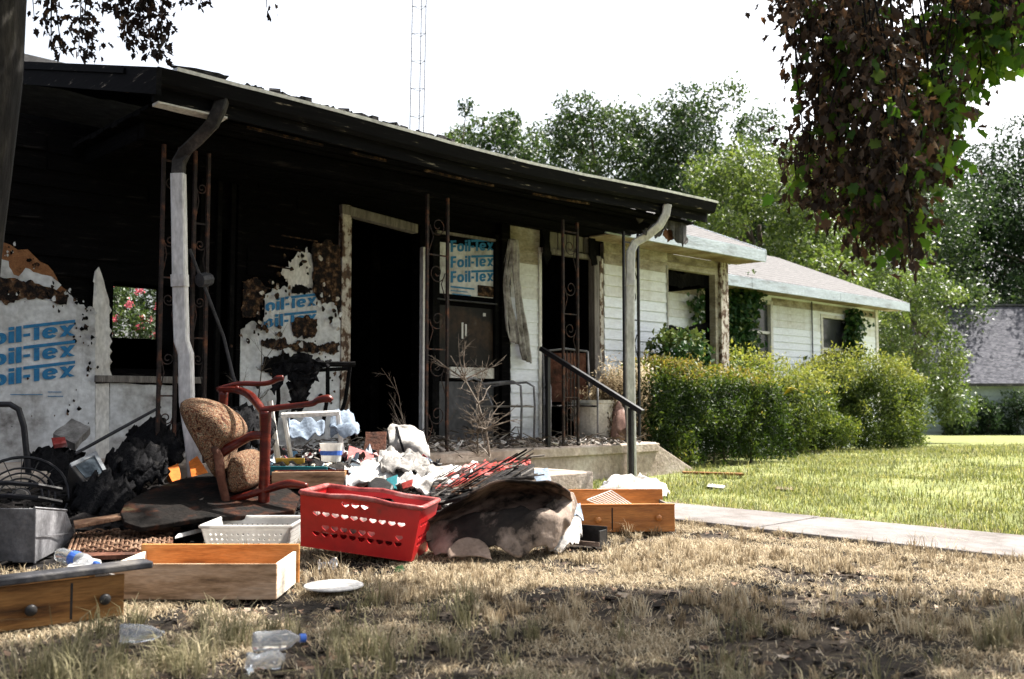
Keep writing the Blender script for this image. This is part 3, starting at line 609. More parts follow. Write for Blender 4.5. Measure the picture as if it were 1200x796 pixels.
m = MB(); m.add([(12.004, 7.296, z2-.14), (12.034, 7.296, z2-.14), (12.034, RID, z2+1.55), (12.004, RID, z2+1.55), (12.004, 7.296, z2+.005), (12.034, 7.296, z2+.005), (12.034, RID, z2+1.71), (12.004, RID, z2+1.71)], [(0, 3, 2, 1), (4, 5, 6, 7), (0, 1, 5, 4), (1, 2, 6, 5), (2, 3, 7, 6), (3, 0, 4, 7)]); m.build('rake_board', 'fascia', r2)
m = MB(); m.box(8.70, 11.98, 7.33, YW-.03, z2-.165, z2-.15); m.build('soffit', 'soffit', r2)
# shingle courses as thin butts on the pale roofs
def courses(parent, x0, x1, y0, z0, y1, slope, mt, d=.14):
    y = y0; i = 0
    while y < y1-.02:
        m = MB(); zz = z0+(y-y0)*slope; L = min(d, y1-y)
        m.obox((x0, y, zz+.003), (x1-x0, 0, 0), (0, L-.004, slope*L-.004), (0, 0, .010)); o = m.build('shingle_course', mt, parent); y += d; i += 1
courses(r2, RX1-.2, 11.995, 7.34, z2, RID-.1, .42, 'roof_light', .2)
# right section: white clapboards, burnt-out opening, peeled corner post
z_op0, z_op1 = .95, W(810, 318).z
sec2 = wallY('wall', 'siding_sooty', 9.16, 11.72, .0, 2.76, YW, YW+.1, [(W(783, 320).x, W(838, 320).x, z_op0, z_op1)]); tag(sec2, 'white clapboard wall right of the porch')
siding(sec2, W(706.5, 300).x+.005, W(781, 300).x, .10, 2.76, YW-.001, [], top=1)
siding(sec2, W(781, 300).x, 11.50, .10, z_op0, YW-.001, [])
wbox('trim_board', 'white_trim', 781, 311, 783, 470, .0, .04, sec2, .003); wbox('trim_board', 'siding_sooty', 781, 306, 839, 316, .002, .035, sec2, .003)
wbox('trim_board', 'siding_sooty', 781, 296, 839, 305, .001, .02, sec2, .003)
cp = wbox('corner_post', 'peeled', 838.5, 303, 851, 560, -.12, .05, sec2, .01); tag(cp, 'peeling scorched corner post')
wallX('wall', 'char', YW+.1, 9.5, -.05, 2.76, 11.60, 11.70, [(8.04, 9.40, .85, 2.42)])
wallX('wall', 'char', YW+.1, 9.5, .3, 2.9, 9.16, 9.24)
p = W(783, 389); q = W(838, 381); m = MB(); m.tube([(p.x-.02, YW+.16, p.z), (p.x*.5+q.x*.5, YW+.18, p.z+.02), (q.x+.02, YW+.15, q.z)], [.045, .06, .05], 7); m.build('burnt_beam', 'char', sec2)
sheet_on_wall('burnt_flap', 'char', [(784, 382), (796, 383), (806, 386), (800, 394), (797, 398), (790, 393), (784, 391)], YW+.10, sec2, .02, .02, .01, 120, .03)
sheet_on_wall('burnt_flap', 'char', [(783, 318), (838, 324), (838, 338), (815, 335), (800, 338), (783, 334)], YW+.115, sec2, .03, .03, .01, 121, .03)
# wing
YV = 9.5; WX1 = 20.0
w1a = onY(873, 352, YV); w1b = onY(904, 447, YV); w2a = onY(962, 371, YV); w2b = onY(999, 441, YV)
wops = [(w1a.x, w1b.x, w1b.z, w1a.z), (w2a.x, w2b.x, w2b.z, w2a.z)]
wing = wallY('wall', 'siding', 11.74, WX1, -.5, 2.78, YV, YV+.12, wops); tag(wing, 'white clapboard wall of the far wing')
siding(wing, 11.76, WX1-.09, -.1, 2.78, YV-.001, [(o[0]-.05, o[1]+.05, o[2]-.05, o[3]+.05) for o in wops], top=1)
wallX('wall', 'siding', YV+.12, 14.9, -.6, 2.9, WX1-.12, WX1); wallY('wall', 'siding', 11.9, WX1-.13, -.6, 2.78, 14.75, 14.87)
m = MB(); m.box(WX1-.09, WX1+.02, YV-.035, YV-.001, -.4, 2.76); m.build('corner_trim', 'white_trim', wing, bevel=.005)
def sash(o, Y, parent, meet=.5):
    wdw = bpy.data.objects.new('window', None); COL.objects.link(wdw); wdw.parent = house
    m = MB(); m.box(o[0]+.03, o[1]-.03, Y+.04, Y+.05, o[2]+.03, o[3]-.03); m.build('pane', 'glass_dark', wdw)
    for a in ((o[0]-.05, o[0]+.03, o[2]-.05, o[3]+.05), (o[1]-.03, o[1]+.05, o[2]-.05, o[3]+.05)):
        m = MB(); m.box(a[0], a[1], Y-.03, Y+.06, a[2], a[3]); m.build('frame', 'white_trim', wdw, bevel=.004)
    for a in ((o[0]+.031, o[1]-.031, o[3]-.02, o[3]+.049), (o[0]+.031, o[1]-.031, o[2]-.049, o[2]+.03)):
        m = MB(); m.box(a[0], a[1], Y-.025, Y+.06, a[2], a[3]); m.build('frame', 'white_trim', wdw, bevel=.004)
    zm = o[2]+(o[3]-o[2])*meet; m = MB(); m.box(o[0]+.031, o[1]-.031, Y-.002, Y+.038, zm-.025, zm+.025); m.build('meeting_rail', 'white_trim', wdw)
    m = MB(); m.box(o[0]+.031, o[1]-.031, Y+.0, Y+.038, o[2]+(zm-o[2])*.52-.012, o[2]+(zm-o[2])*.52+.012); m.build('glazing_bar', 'white_trim', wdw)
    return wdw
tag(sash(wops[0], YV, wing, .62), 'dark sash window half hidden by ivy'); tag(sash(wops[1], YV, wing, .45), 'dark sash window at the far end with an air conditioner')
zr = 2.90
r3 = roofslab('roof', 'roof_light', 12.04, WX1+.55, 9.05, zr, 12.2, zr+.42*3.15, .06); tag(r3, 'pale shingled roof of the far wing')
m = MB(); m.add([(12.04, 12.2, zr+1.323), (WX1+.55, 12.2, zr+1.323), (WX1+.55, 15.3, zr), (12.04, 15.3, zr), (12.04, 12.2, zr+1.26), (WX1+.55, 12.2, zr+1.26), (WX1+.55, 15.3, zr-.06), (12.04, 15.3, zr-.06)], [(0, 1, 2, 3), (7, 6, 5, 4), (0, 4, 5, 1), (1, 5, 6, 2), (2, 6, 7, 3), (3, 7, 4, 0)]); m.build('roof', 'roof_light', house)
courses(r3, 12.05, WX1+.545, 9.06, zr, 12.15, .42, 'roof_light', .22)
xx = 12.0
for L in (2.4, 3.1, 3.08):
    m = MB(); m.box(xx, min(xx+L, WX1+.57)-.006, 9.016, 9.046, zr-.19+rnd.uniform(-.008, .008), zr-.005); m.build('fascia_board', 'fascia', r3, bevel=.004); xx += L
m = MB(); m.box(12.0, WX1+.5, 9.05, YV-.03, zr-.165, zr-.15); m.build('soffit', 'soffit', r3)
m = MB(); m.add([(WX1-.06, 9.6, 2.72), (WX1-.06, 14.9, 2.72), (WX1-.06, 12.2, zr+1.2), (WX1, 9.6, 2.72), (WX1, 14.9, 2.72), (WX1, 12.2, zr+1.2)], [(0, 1, 2), (5, 4, 3), (0, 3, 4, 1), (1, 4, 5, 2), (2, 5, 3, 0)]); m.build('gable', 'siding', house)
p = onY(949, 352, YV); m = MB(); m.tube([(p.x, YV-.04, 2.72), (p.x, YV-.04, .9)], .012, 6); m.build('cable', 'dark_metal', wing)
# interior ceiling joists glimpsed through the doors
for i in range(6):
    m = MB(); m.box(2.6+i*1.0, 2.66+i*1.0, YW+.2, 14.8, 2.72, 2.9); m.build('joist', 'char', house)

# ---------------------------------------------------------------- downspouts, posts, rail
def ribbon_tube(pts, w_, d_, parent, name, mt):
    m = MB(); rows = []
    for i, p in enumerate(pts):
        p = Vector(p); t = (Vector(pts[min(i+1, len(pts)-1)]) - Vector(pts[max(i-1, 0)])).normalized()
        sx = RGT - t*RGT.dot(t); sx.normalize(); sy = t.cross(sx)
        c = .22
        rows.append([p + sx*w_/2*a + sy*d_/2*b_ for a, b_ in ((-1, -1+c), (-1+c, -1), (1-c, -1), (1, -1+c), (1, 1-c), (1-c, 1), (-1+c, 1), (-1, 1-c), (-1, -1+c))])
    m.grid(rows); k = len(rows[0]); m.f.append(tuple(range(k-1))); m.f.append(tuple((len(rows)-1)*k+j for j in range(k-2, -1, -1)))
    return m.build(name, mt, parent)
dn = [onY(262, 112, 6.18), onY(257, 128, 6.18), onY(249, 145, 6.22), onY(232, 163, 6.34), onY(217, 177, 6.46), onY(210, 190, 6.50), onY(209, 206, 6.50)]
sp1 = ribbon_tube(dn, .085, .07, house, 'downspout', 'spout_burnt'); tag(sp1, 'burnt downspout elbow with white pipe below, left post')
ribbon_tube([onY(209, 204, 6.50), onY(210, 260, 6.50), onY(211, 325, 6.50), onY(213, 400, 6.50), onY(218, 415, 6.49), onY(219, 470, 6.49), onY(226, 520, 6.48), onY(231, 585, 6.47)], .094, .074, sp1, 'pipe', 'spout')
ribbon_tube([onY(210.5, 322, 6.495), onY(211, 336, 6.495)], .106, .086, sp1, 'pipe_strap', 'spout')
up = [onY(782, 240, 6.18), onY(780, 252, 6.19), onY(773, 264, 6.24), onY(757, 277, 6.38), onY(744, 285, 6.48), onY(739, 296, 6.50)]
sp2 = ribbon_tube(up, .088, .07, house, 'downspout', 'spout'); tag(sp2, 'white downspout on the far right porch post')
ribbon_tube([onY(739, 294, 6.50), onY(738, 380, 6.50), onY(739, 450, 6.50), onY(740, 520, 6.50), onY(740.5, 560, 6.50)], .094, .074, sp2, 'pipe', 'spout')
ribbon_tube([onY(738.5, 329, 6.495), onY(738.5, 335, 6.495)], .106, .086, sp2, 'pipe_strap', 'spout')

def scroll(c, r, turns, ax, az, start=0, n=26):
    return [c + (ax*math.cos(start+turns*2*math.pi*i/n) + az*math.sin(start+turns*2*math.pi*i/n))*r*(1-.78*i/n) for i in range(n+1)]
def iron_post(xa, xb, Y, z1, parent, mt, dense=False, seed=0):
    e = bpy.data.objects.new('porch_post', None); COL.objects.link(e); e.parent = parent; e.location = Vector(((xa+xb)/2, Y, ZS)) - wloc(parent)
    for x in (xa, xb):
        m = MB(); m.box(x-.0125, x+.0125, Y-.0125, Y+.0125, ZS+.001, z1); m.build('bar', mt, e, bevel=.002)
    ax = Vector((1, 0, 0)); az = Vector((0, 0, 1)); wd = xb-xa; z = ZS + .25; k = seed
    while z < z1-.3:
        c = Vector(((xa+xb)/2, Y, z)); sgn = 1 if k % 2 else -1
        m = MB(); pts = [c - ax*sgn*wd*.42 + az*-.16, c - ax*sgn*wd*.2 - az*.02] + [p for p in scroll(c + az*.08 + ax*sgn*wd*.02, wd*.40, 1.4, ax*sgn, az, math.pi)]
        m.tube(pts, .005, 5); m.build('scroll', mt, e); 
        if k % 2 == 0:
            m = MB(); m.box(xa+.0126, xb-.0126, Y-.006, Y+.006, z+.23, z+.242); m.build('crosspiece', mt, e)
        z += .42; k += 1
    if dense:
        for i in range(1, 4):
            x = xa+wd*i/4; m = MB(); m.box(x-.005, x+.005, Y-.005, Y+.005, ZS+.1, ZS+.95); m.build('baluster', mt, e)
    return e
def PX(x): return onY(x, 400, YP).x
zt = ZC-.21
tag(iron_post(PX(187), PX(206), YP, zt, house, 'rust_iron'), 'rusty iron scroll post at the near porch corner')
tag(iron_post(PX(226), PX(242), YP+.02, zt, house, 'rust_iron', seed=1), 'iron scroll post just right of the near downspout')
tag(iron_post(PX(500), PX(524), YP, zt, house, 'rust_iron', seed=1), 'iron scroll post in front of the storm door')
tag(iron_post(PX(660), PX(677), YP, zt, house, 'rust_iron', True), 'iron scroll post in front of the second doorway')
tag(iron_post(PX(731.5), PX(748.5), YP, zt, house, 'black_iron'), 'iron scroll post at the far porch corner')
# shutoff box and cable on the near post
p = onY(240, 328, YP-.03); m = MB(); m.lathe([(.012, -.06), (.05, -.05), (.055, 0), (.045, .05), (.012, .06)], 10, p, True, True, (1, .3, .2)); m.build('meter_fitting', 'dark_metal', house)
m = MB(); m.tube([onY(222, 292, YP-.04), onY(243, 345, YP-.04), onY(262, 395, YP-.05), onY(276, 452, YP-.08)], .012, 6); m.build('burnt_conduit', 'dark_metal', house)
# handrail by the steps
hr = bpy.data.objects.new('handrail', None); COL.objects.link(hr); hr.parent = house; hr.location = Vector((6.9, 6.1, 0)) - wloc(house); tag(hr, 'black square-tube handrail beside the porch steps')
HX = 6.88
a0 = onX(633, 411, HX); a1 = onX(752, 486, HX); d = (a1-a0).normalized()
m = MB(); nn = Vector((0, -d.z, d.y)); nn = -nn if nn.z < 0 else nn
m.obox(a0 - Vector((.022, 0, 0)), (.044, 0, 0), a1-a0, nn*.045); m.build('rail', 'black_iron', hr, bevel=.004)
for (px, base) in ((646, ZS), (740.5, -.02)):
    Yq = YP-.03 if base > .1 else onX(740, 575, HX).y
    zt2 = a0.z + (Yq-a0.y)/(a1.y-a0.y)*(a1.z-a0.z) - .002
    m = MB(); m.box(HX-.02, HX+.02, Yq-.02, Yq+.02, base, zt2); m.build('post', 'black_iron', hr, bevel=.003)
# torn soffit metal at the far porch corner
for k, (px, Yq) in enumerate([([(768, 245), (806, 247), (803, 262), (800, 268), (806, 280), (803, 286), (797, 290), (790, 280), (786, 270), (776, 268), (770, 262)], 6.45), ([(752, 270), (764, 262), (776, 262), (772, 278), (768, 280), (766, 270), (757, 276)], 6.34), ([(742, 244), (756, 246), (754, 256), (748, 262), (744, 254)], 6.55), ([(775, 272), (786, 268), (792, 276), (783, 284), (778, 278)], 6.5)]):
    sheet_on_wall('torn_soffit', 'spout_burnt' if k != 3 else 'rust_sheet', px, Yq, proof, .035, .03, .012, 140+k, .06)
# burnt shingle fragments along the roof edge
m = MB()
for k in range(1300):
    t = rnd.random(); x = RX0+.2 + (t**1.0)*(RX1-RX0-.3); y = 6.22 + abs(rnd.gauss(0, .22)); s_ = rnd.uniform(.012, .04)*(2.3 if 3.2 < x < 5.4 and rnd.random() < .45 else 1)
    if x > 6.3 and rnd.random() < .45: s_ *= .6
    c = Vector((x, y, rz(y)+sag(x)*(1-min(1, (y-6.25)/1.0)) + s_*.25 + .004)); q = Matrix.Rotation(rnd.uniform(0, 6.28), 3, 'Z') @ Matrix.Rotation(rnd.uniform(-.9, .9), 3, 'X')
    ax = q @ Vector((s_, 0, 0)); ay = q @ Vector((0, s_*.8, 0)); az = q @ Vector((0, 0, s_*rnd.uniform(.2, .8))); m.obox(c-ax*.5-ay*.5, ax, ay, az)
tag(m.build('burnt_shingles', 'roof_tar', proof), kind='stuff')
p = onY(258, 90, 6.3); sheet_on_wall('bent_flashing', 'roof_tar', [(200, 76), (230, 80), (269, 89), (264, 94), (240, 90), (205, 83)], 6.32, proof, .008, .04, .006, 150, .01)
# ============================================================ TREES AND PLANTS
def clump_points(centers, radii, counts, flat=.75, shell=.55):
    out = []
    for c, r, k in zip(centers, radii, counts):
        d = unit(RS.normal(size=(k, 3))); rr = r*(shell + (1-shell)*RS.uniform(0, 1, k))**.8
        rr *= 1 + .25*RS.normal(size=k)*.6
        out.append(np.asarray(c) + d*rr[:, None]*np.array([1, 1, flat]))
    return np.concatenate(out)
def limb(m, a, b_, r0, r1, wig=.12, n=7, seg=6):
    a = Vector(a); b_ = Vector(b_); L = (b_-a).length; pts = []; rad = []
    for i in range(seg+1):
        t = i/seg; p = a.lerp(b_, t)
        if 0 < i < seg: p += Vector((rnd.gauss(0, 1), rnd.gauss(0, 1), rnd.gauss(0, .5)))*L*wig*.35
        pts.append(p); rad.append(r0*(1-t)+r1*t)
    m.tube(pts, rad, n); return pts
def tree(name, label, base, H, cw, nl, lsize, leafmat, group=None, crown0=.28, clumps=46, seed=0, trunk_r=None, cdepth=None, aspect=.55, barkm='bark_far'):
    global RS
    RS = np.random.RandomState(100+seed); rnd.seed(500+seed)
    b_ = Vector(base); t = thing(name, label, 'tree', b_, group); trunk_r = trunk_r or H*.022
    m = MB(); top = b_ + Vector((rnd.uniform(-.04, .04)*H, rnd.uniform(-.04, .04)*H, H*.72))
    limb(m, b_ - Vector((0, 0, .15)), top, trunk_r, trunk_r*.35, .06, 9, 8)
    cd = cdepth or cw; cen = []; rad = []; cnt = []
    for k in range(clumps):
        # golden-angle scatter through an uneven egg-shaped crown
        u = (k+.5)/clumps; h = crown0 + (1-crown0)*(u**.85); prof = max(.12, 1-(((h-crown0)/(1-crown0)-.42)/.66)**2)**.5
        a = k*2.39996 + rnd.uniform(-.5, .5); q = math.sqrt(rnd.uniform(.15, 1))*prof*rnd.uniform(.75, 1.12)
        r = cw*rnd.uniform(.10, .20)*(1.12-.4*u)
        c = b_ + Vector((math.cos(a)*q*cw*.5, math.sin(a)*q*cd*.5, h*H - r*.6)); cen.append(np.array(c)); rad.append(r); cnt.append(r*r)
        if k % 3 == 0: limb(m, b_.lerp(top, rnd.uniform(.35, .95)), c, trunk_r*.32, trunk_r*.06, .12, 5, 4)
    m.build('trunk', barkm, t, smooth=True)
    tot = sum(cnt); cnt = [max(20, int(nl*x/tot)) for x in cnt]
    P = clump_points(cen, rad, cnt); V, Fc = leafcards(P, lsize, np.array([0, 0, .9]), .25, aspect)
    # each clump has its own average tone
    tone = np.repeat(RS.uniform(.15, .75, len(cnt)), cnt); rv = np.clip(tone + RS.normal(size=len(P))*.18, 0, 1)
    fastmesh('crown', V, Fc, 3, rep2(rv), leafmat, t); return t
def G2(px, D, dz=0): p = atD(px, 470, D); return Vector((p.x, p.y, gz(p.x, p.y)+dz))
def Hof(py, D, base): return atD(600, py, D).z - base.z
tg = 'trees behind the house'
for k, (px, D, top, wpx, nl, ls, mt, lab) in enumerate([
        (572, 44, 124, 105, 15000, .19, 'leaf_far', 'leftmost feathery treetop rising behind the porch roof'),
        (640, 46, 148, 120, 17000, .19, 'leaf_far', 'low green tree between the feathery treetop and the round one'),
        (716, 40, 119, 135, 24000, .17, 'leaf_far', 'round dark green tree above the middle of the porch roof'),
        (828, 40, 102, 170, 30000, .17, 'leaf_far', 'tallest spreading green tree behind the pale roofs'),
        (895, 31, 168, 165, 30000, .14, 'leaf_light', 'lighter green tree directly behind the far wing roof'),
        (985, 38, 160, 150, 24000, .16, 'leaf_light', 'pale green tree behind the hanging brown leaves'),
        (1060, 54, 190, 150, 22000, .2, 'leaf_far', 'green tree behind the yellowish shrub, left of the slate roof'),
        (1140, 64, 168, 170, 26000, .24, 'leaf_dark', 'dark tree rising over the left end of the slate roof'),
        (1228, 62, 150, 190, 26000, .24, 'leaf_dark', 'dark tree at the right edge over the slate roof'),
        (775, 52, 175, 200, 20000, .22, 'leaf_dark', 'shadowy tree filling the gap between the two big crowns'),
        (1330, 58, 120, 260, 16000, .26, 'leaf_dark', 'dark tree beyond the right edge behind the slate-roofed house')]):
    bs = G2(px, D); tree('tree', lab, bs, Hof(top, D, bs), wpx*D/F*1.6, int(nl*1.9), ls, mt, tg, crown0=.12 if k not in (0,) else .3, clumps=52, seed=k)
# far wood that closes the view beyond the lawn
RS = np.random.RandomState(77); rnd.seed(77); cen = []; rad = []; cnt = []
for k in range(150):
    px = rnd.uniform(380, 1900); D = rnd.uniform(76, 100); p = atD(px, 470, D); r = rnd.uniform(2.2, 4.2); cen.append((p.x, p.y, gz(p.x, p.y)+rnd.uniform(.5, 8.5))); rad.append(r); cnt.append(260)
P = clump_points(cen, rad, cnt); V, Fc = leafcards(P, .7, np.array([0, 0, .6]), .2, .6)
tag(fastmesh('distant_wood', V, Fc, 3, rep2(np.clip(np.repeat(RS.uniform(.1, .6, 150), cnt)+RS.normal(size=len(P))*.15, 0, 1)), 'leaf_dark', base=(70, 50, -1)), 'dark far-off wood closing the view', None, kind='stuff')
# yellowish bushy tree at the corner of the wing
bs = G2(1072, 25); tree('bushy_tree', 'yellow-green bushy tree between the far wing and the slate-roofed house', bs, Hof(312, 25, bs), 2.9, 15000, .11, 'leaf_light', crown0=.16, clumps=46, seed=31, trunk_r=.09, aspect=.42)
# crape myrtle seen through the burnt window
rnd.seed(5); RS = np.random.RandomState(5)
bs = Vector(onY(157, 470, 17.6)); bs.z = 0; t = thing('crape_myrtle', 'pink-flowering bush seen through the burnt-out window', 'bush', bs)
m = MB()
for k in range(6): limb(m, bs, bs+Vector((rnd.uniform(-.8, .8), rnd.uniform(-.6, .6), 2.6)), .03, .01)
m.build('stem', 'bark_far', t)
cen = [bs+Vector((rnd.uniform(-1.3, 1.3), rnd.uniform(-.7, .7), rnd.uniform(.4, 3.4))) for k in range(26)]
P = clump_points(cen, [.45]*26, [900]*26); V, Fc = leafcards(P, .07, np.array([0, 0, .7]), .1, .5); fastmesh('crown', V, Fc, 3, rep2(RS.uniform(0, 1, len(P))), 'leaf_far', t)
cen = [bs+Vector((rnd.uniform(-1.3, 1.3), rnd.uniform(-.9, -.1), rnd.uniform(1.2, 3.4))) for k in range(80)]
P = clump_points(cen, [.07]*80, [22]*80, 1.2, .1); V, Fc = leafcards(P, .045, None, 0, .9); fastmesh('blossoms', V, Fc, 3, rep2(RS.uniform(0, 1, len(P))), 'flower', t)

# hedges
def hedge(name, label, c, size, nl, ls, mt, seed, rough=.09, round_=.25, aspect=.38, group='clipped hedge bushes along the house'):
    global RS
    RS = np.random.RandomState(200+seed); rnd.seed(200+seed); c = Vector(c); t = thing(name, label, 'hedge' if name == 'hedge_bush' else 'shrub', c, group); hx, hy, hz = size[0]/2, size[1]/2, size[2]
    m = MB()
    for k in range(6):
        m = MB(); a = c + Vector((rnd.uniform(-hx, hx)*.6, rnd.uniform(-hy, hy)*.4, -.05)); limb(m, a, a+Vector((rnd.uniform(-.2, .2)*hx, rnd.uniform(-.15, .15)*hy, hz*.8)), .018, .006, .1, 5, 4); m.build('stem', 'bark_far', t)
    # leaves lie through the outer shell of a bumpy rounded block, some sprigs stick out
    u = RS.uniform(-1, 1, (nl, 3)); ax = RS.choice(3, nl, p=[.22, .40, .38]); sg = np.sign(RS.uniform(-1, 1, nl)); u[np.arange(nl), ax] = sg
    u[:, 2] = np.where(u[:, 2] < -.98, RS.uniform(-1, 1, nl), u[:, 2])
    L = np.linalg.norm(np.abs(u)**4, axis=1)**.25; u = u*(1-round_) + (u/np.maximum((np.abs(u)**3).sum(1)**(1/3), .3)[:, None])*round_
    q = u*(1 - .30*RS.uniform(0, 1, nl)[:, None]**2.0)
    P = np.stack([q[:, 0]*hx, q[:, 1]*hy, (q[:, 2]+1)*.5*hz], 1)
    bump = np.array([fbm(p[0]*2.3+seed, p[1]*2.3, p[2]*2.3) for p in P[::1]])
    big = np.array([fbm(p[0]*.9+seed*2.2, p[1]*.9, p[2]*.9+3) for p in P]); P += unit(u)*(bump*rough*1.8 + big*rough*2.0 + np.abs(RS.normal(size=nl))*rough*.4)[:, None]; P[:, 2] = np.maximum(P[:, 2], .01)
    ns = int(nl/330); sh = RS.uniform(-.9, .9, (ns, 2)); shp = []
    for (a_, b2) in sh:
        q0 = np.array([a_*hx, b2*hy*.9, hz*RS.uniform(.86, 1.02)]); dv = np.array([RS.normal()*.35, RS.normal()*.35-.1, 1.0]); ll = RS.uniform(.08, .26)
        for tt in np.linspace(0, 1, 9): shp.append(q0+dv*ll*tt+RS.normal(size=3)*.012)
    shp = np.array(shp); nsh = len(shp); P[:nsh] = shp; u[:nsh] = [0, 0, 1]; bump[:nsh] += .3
    rv = np.clip(.34 + bump*.5 + RS.normal(size=nl)*.17 + .42*np.clip((P[:, 2]/hz-.84)/.16, 0, 1), 0, 1)  # upper leaves paler: sunlit tops put into the leaf tone
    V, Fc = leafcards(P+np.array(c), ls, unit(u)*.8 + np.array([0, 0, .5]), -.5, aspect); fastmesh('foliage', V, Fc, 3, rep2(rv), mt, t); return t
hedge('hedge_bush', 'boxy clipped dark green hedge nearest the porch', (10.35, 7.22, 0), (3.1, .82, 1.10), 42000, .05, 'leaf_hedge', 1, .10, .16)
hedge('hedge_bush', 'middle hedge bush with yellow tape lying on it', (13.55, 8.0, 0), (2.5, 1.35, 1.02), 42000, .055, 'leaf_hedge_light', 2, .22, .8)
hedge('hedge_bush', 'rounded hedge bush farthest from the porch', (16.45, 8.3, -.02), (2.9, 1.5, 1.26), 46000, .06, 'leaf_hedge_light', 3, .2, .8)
hedge('weedy_shrub', 'pale weedy shrub leaning against the clapboards behind the hedge', (12.6, 8.5, 0), (1.3, .7, 1.45), 7000, .06, 'leaf_hedge_light', 4, .25, .8, .5, None)
hedge('leafy_sprout', 'bright leafy sprout rising above the hedge next to the downspout', (10.05, 7.35, 0), (.65, .4, 1.52), 2600, .08, 'leaf_ivy', 6, .14, .8, .6, None)
hedge('dry_shrub', 'half-dead brown shrub between the flower pot and the hedge', (8.65, 7.22, .0), (.55, .5, 1.12), 5200, .05, 'straw', 7, .12, .6, .3, None)
# yellow tape draped over the middle hedge
m = MB(); row = []
for i in range(25):
    t_ = i/24; p = atD(922+50*t_, 458 - 3*math.sin(t_*7) + 2*t_, 14.55+1.0*t_); row.append([p+Vector((0, -.02, .045*math.cos(t_*9))), p+Vector((.0, .06, -.035*math.cos(t_*9)-.03))])
m.grid(row); tag(m.build('caution_tape', 'tape_yellow', solid=.003), 'strip of yellow tape caught on top of the middle hedge', 'tape')
# ivy on the wing
def ivy(label, pts, n_, ls, seed):
    global RS
    RS = np.random.RandomState(300+seed); rnd.seed(300+seed); P = []
    base = Vector(pts[0][0]); base.z = 0; t = thing('ivy', label, 'vine', base, 'ivy climbing the far wing')
    m = MB(); m.tube([p for p, r in pts], .012, 5); m.build('stem', 'bark_far', t)
    for k in range(n_):
        i = rnd.randrange(len(pts)-1); a, r = pts[i]; c, r2_ = pts[i+1]; s_ = rnd.random(); rr = r*(1-s_)+r2_*s_
        p = a.lerp(c, s_)+Vector((rnd.gauss(0, .45)*rr, -abs(rnd.gauss(0, .09)), rnd.gauss(0, .3)*rr)); P.append(p)
    P = np.array([tuple(p) for p in P]); V, Fc = leafcards(P, ls, np.array([0, -1.0, .3]), .5, .85, .15); fastmesh('leaves', V, Fc, 3, rep2(RS.uniform(0, 1, len(P))), 'leaf_ivy', t)
I = lambda x, y: onY(x, y, 9.42)
ivy('thick ivy hiding the left edge of the near wing window', [(I(858, 470), .55), (I(862, 430), .55), (I(863, 390), .5), (I(867, 355), .5), (I(876, 338), .4)], 3000, .10, 1)
ivy('thin ivy strand up the right side of the far window', [(I(995, 470), .6), (I(996, 440), .45), (I(997, 410), .35), (I(997, 385), .3), (I(999, 368), .3)], 1500, .09, 2)
ivy('ivy clump below the far wing window', [(I(945, 470), .6), (I(955, 452), .7), (I(968, 444), .7), (I(985, 455), .7), (I(990, 468), .5)], 1600, .10, 3)
ivy('thin ivy seen through the burnt opening', [(I(820, 470), .25), (I(819, 420), .25), (I(819, 380), .25), (I(817, 345), .35)], 500, .09, 4)

# ------------------------------------------------------------ the near trees
MAPLE = [(0, 0), (.16, .20), (.40, .20), (.36, .42), (.54, .64), (.25, .72), (.02, 1.12), (-.24, .74), (-.50, .58), (-.37, .42), (-.44, .24), (-.15, .18)]
def lobed(P, size, rv, mt, parent, name, hang=1.0, curl=.35, narrow=(.8, 1.0)):
    N = len(P); d = RS.normal(size=(N, 3))*.55; d[:, 2] -= hang; d = unit(d); nn = RS.normal(size=(N, 3)); sd = unit(np.cross(d, nn)); nm = np.cross(sd, d)
    L = size*(1+.35*RS.uniform(-1, 1, N)); cu = curl*RS.uniform(.2, 1.6, N); ws = RS.uniform(*narrow, N)
    V = []
    for (u, v) in MAPLE:
        V.append(P + sd*(u*L*ws*(1-.35*cu*abs(u)))[:, None] + d*(v*L*(1-.18*cu*v))[:, None] + nm*(cu*L*(abs(u)*1.1 + .5*v*v))[:, None])
    V = np.stack(V, 1).reshape(-1, 3); k = np.arange(N)*12
    T = [(0, 1, 11), (1, 2, 3), (11, 9, 10), (1, 3, 5), (3, 4, 5), (11, 7, 9), (7, 8, 9), (1, 5, 7), (1, 7, 11), (5, 6, 7)]
    Fc = np.stack([np.stack([k+a, k+b_, k+c], 1) for a, b_, c in T], 1).reshape(-1, 3)
    return fastmesh(name, V, Fc, 3, np.repeat(rv, 10), mt, parent)
RS = np.random.RandomState(9); rnd.seed(9)
tr = thing('scorched_tree', 'heat-scorched tree with brown and green leaves hanging at top right', 'tree', (7.6, .2, 0))
m = MB(); tb = Vector((7.6, .2, -.2)); limb(m, tb, (7.3, .7, 4.3), .24, .17, .04, 12, 7); fork = Vector((7.3, .7, 4.2))
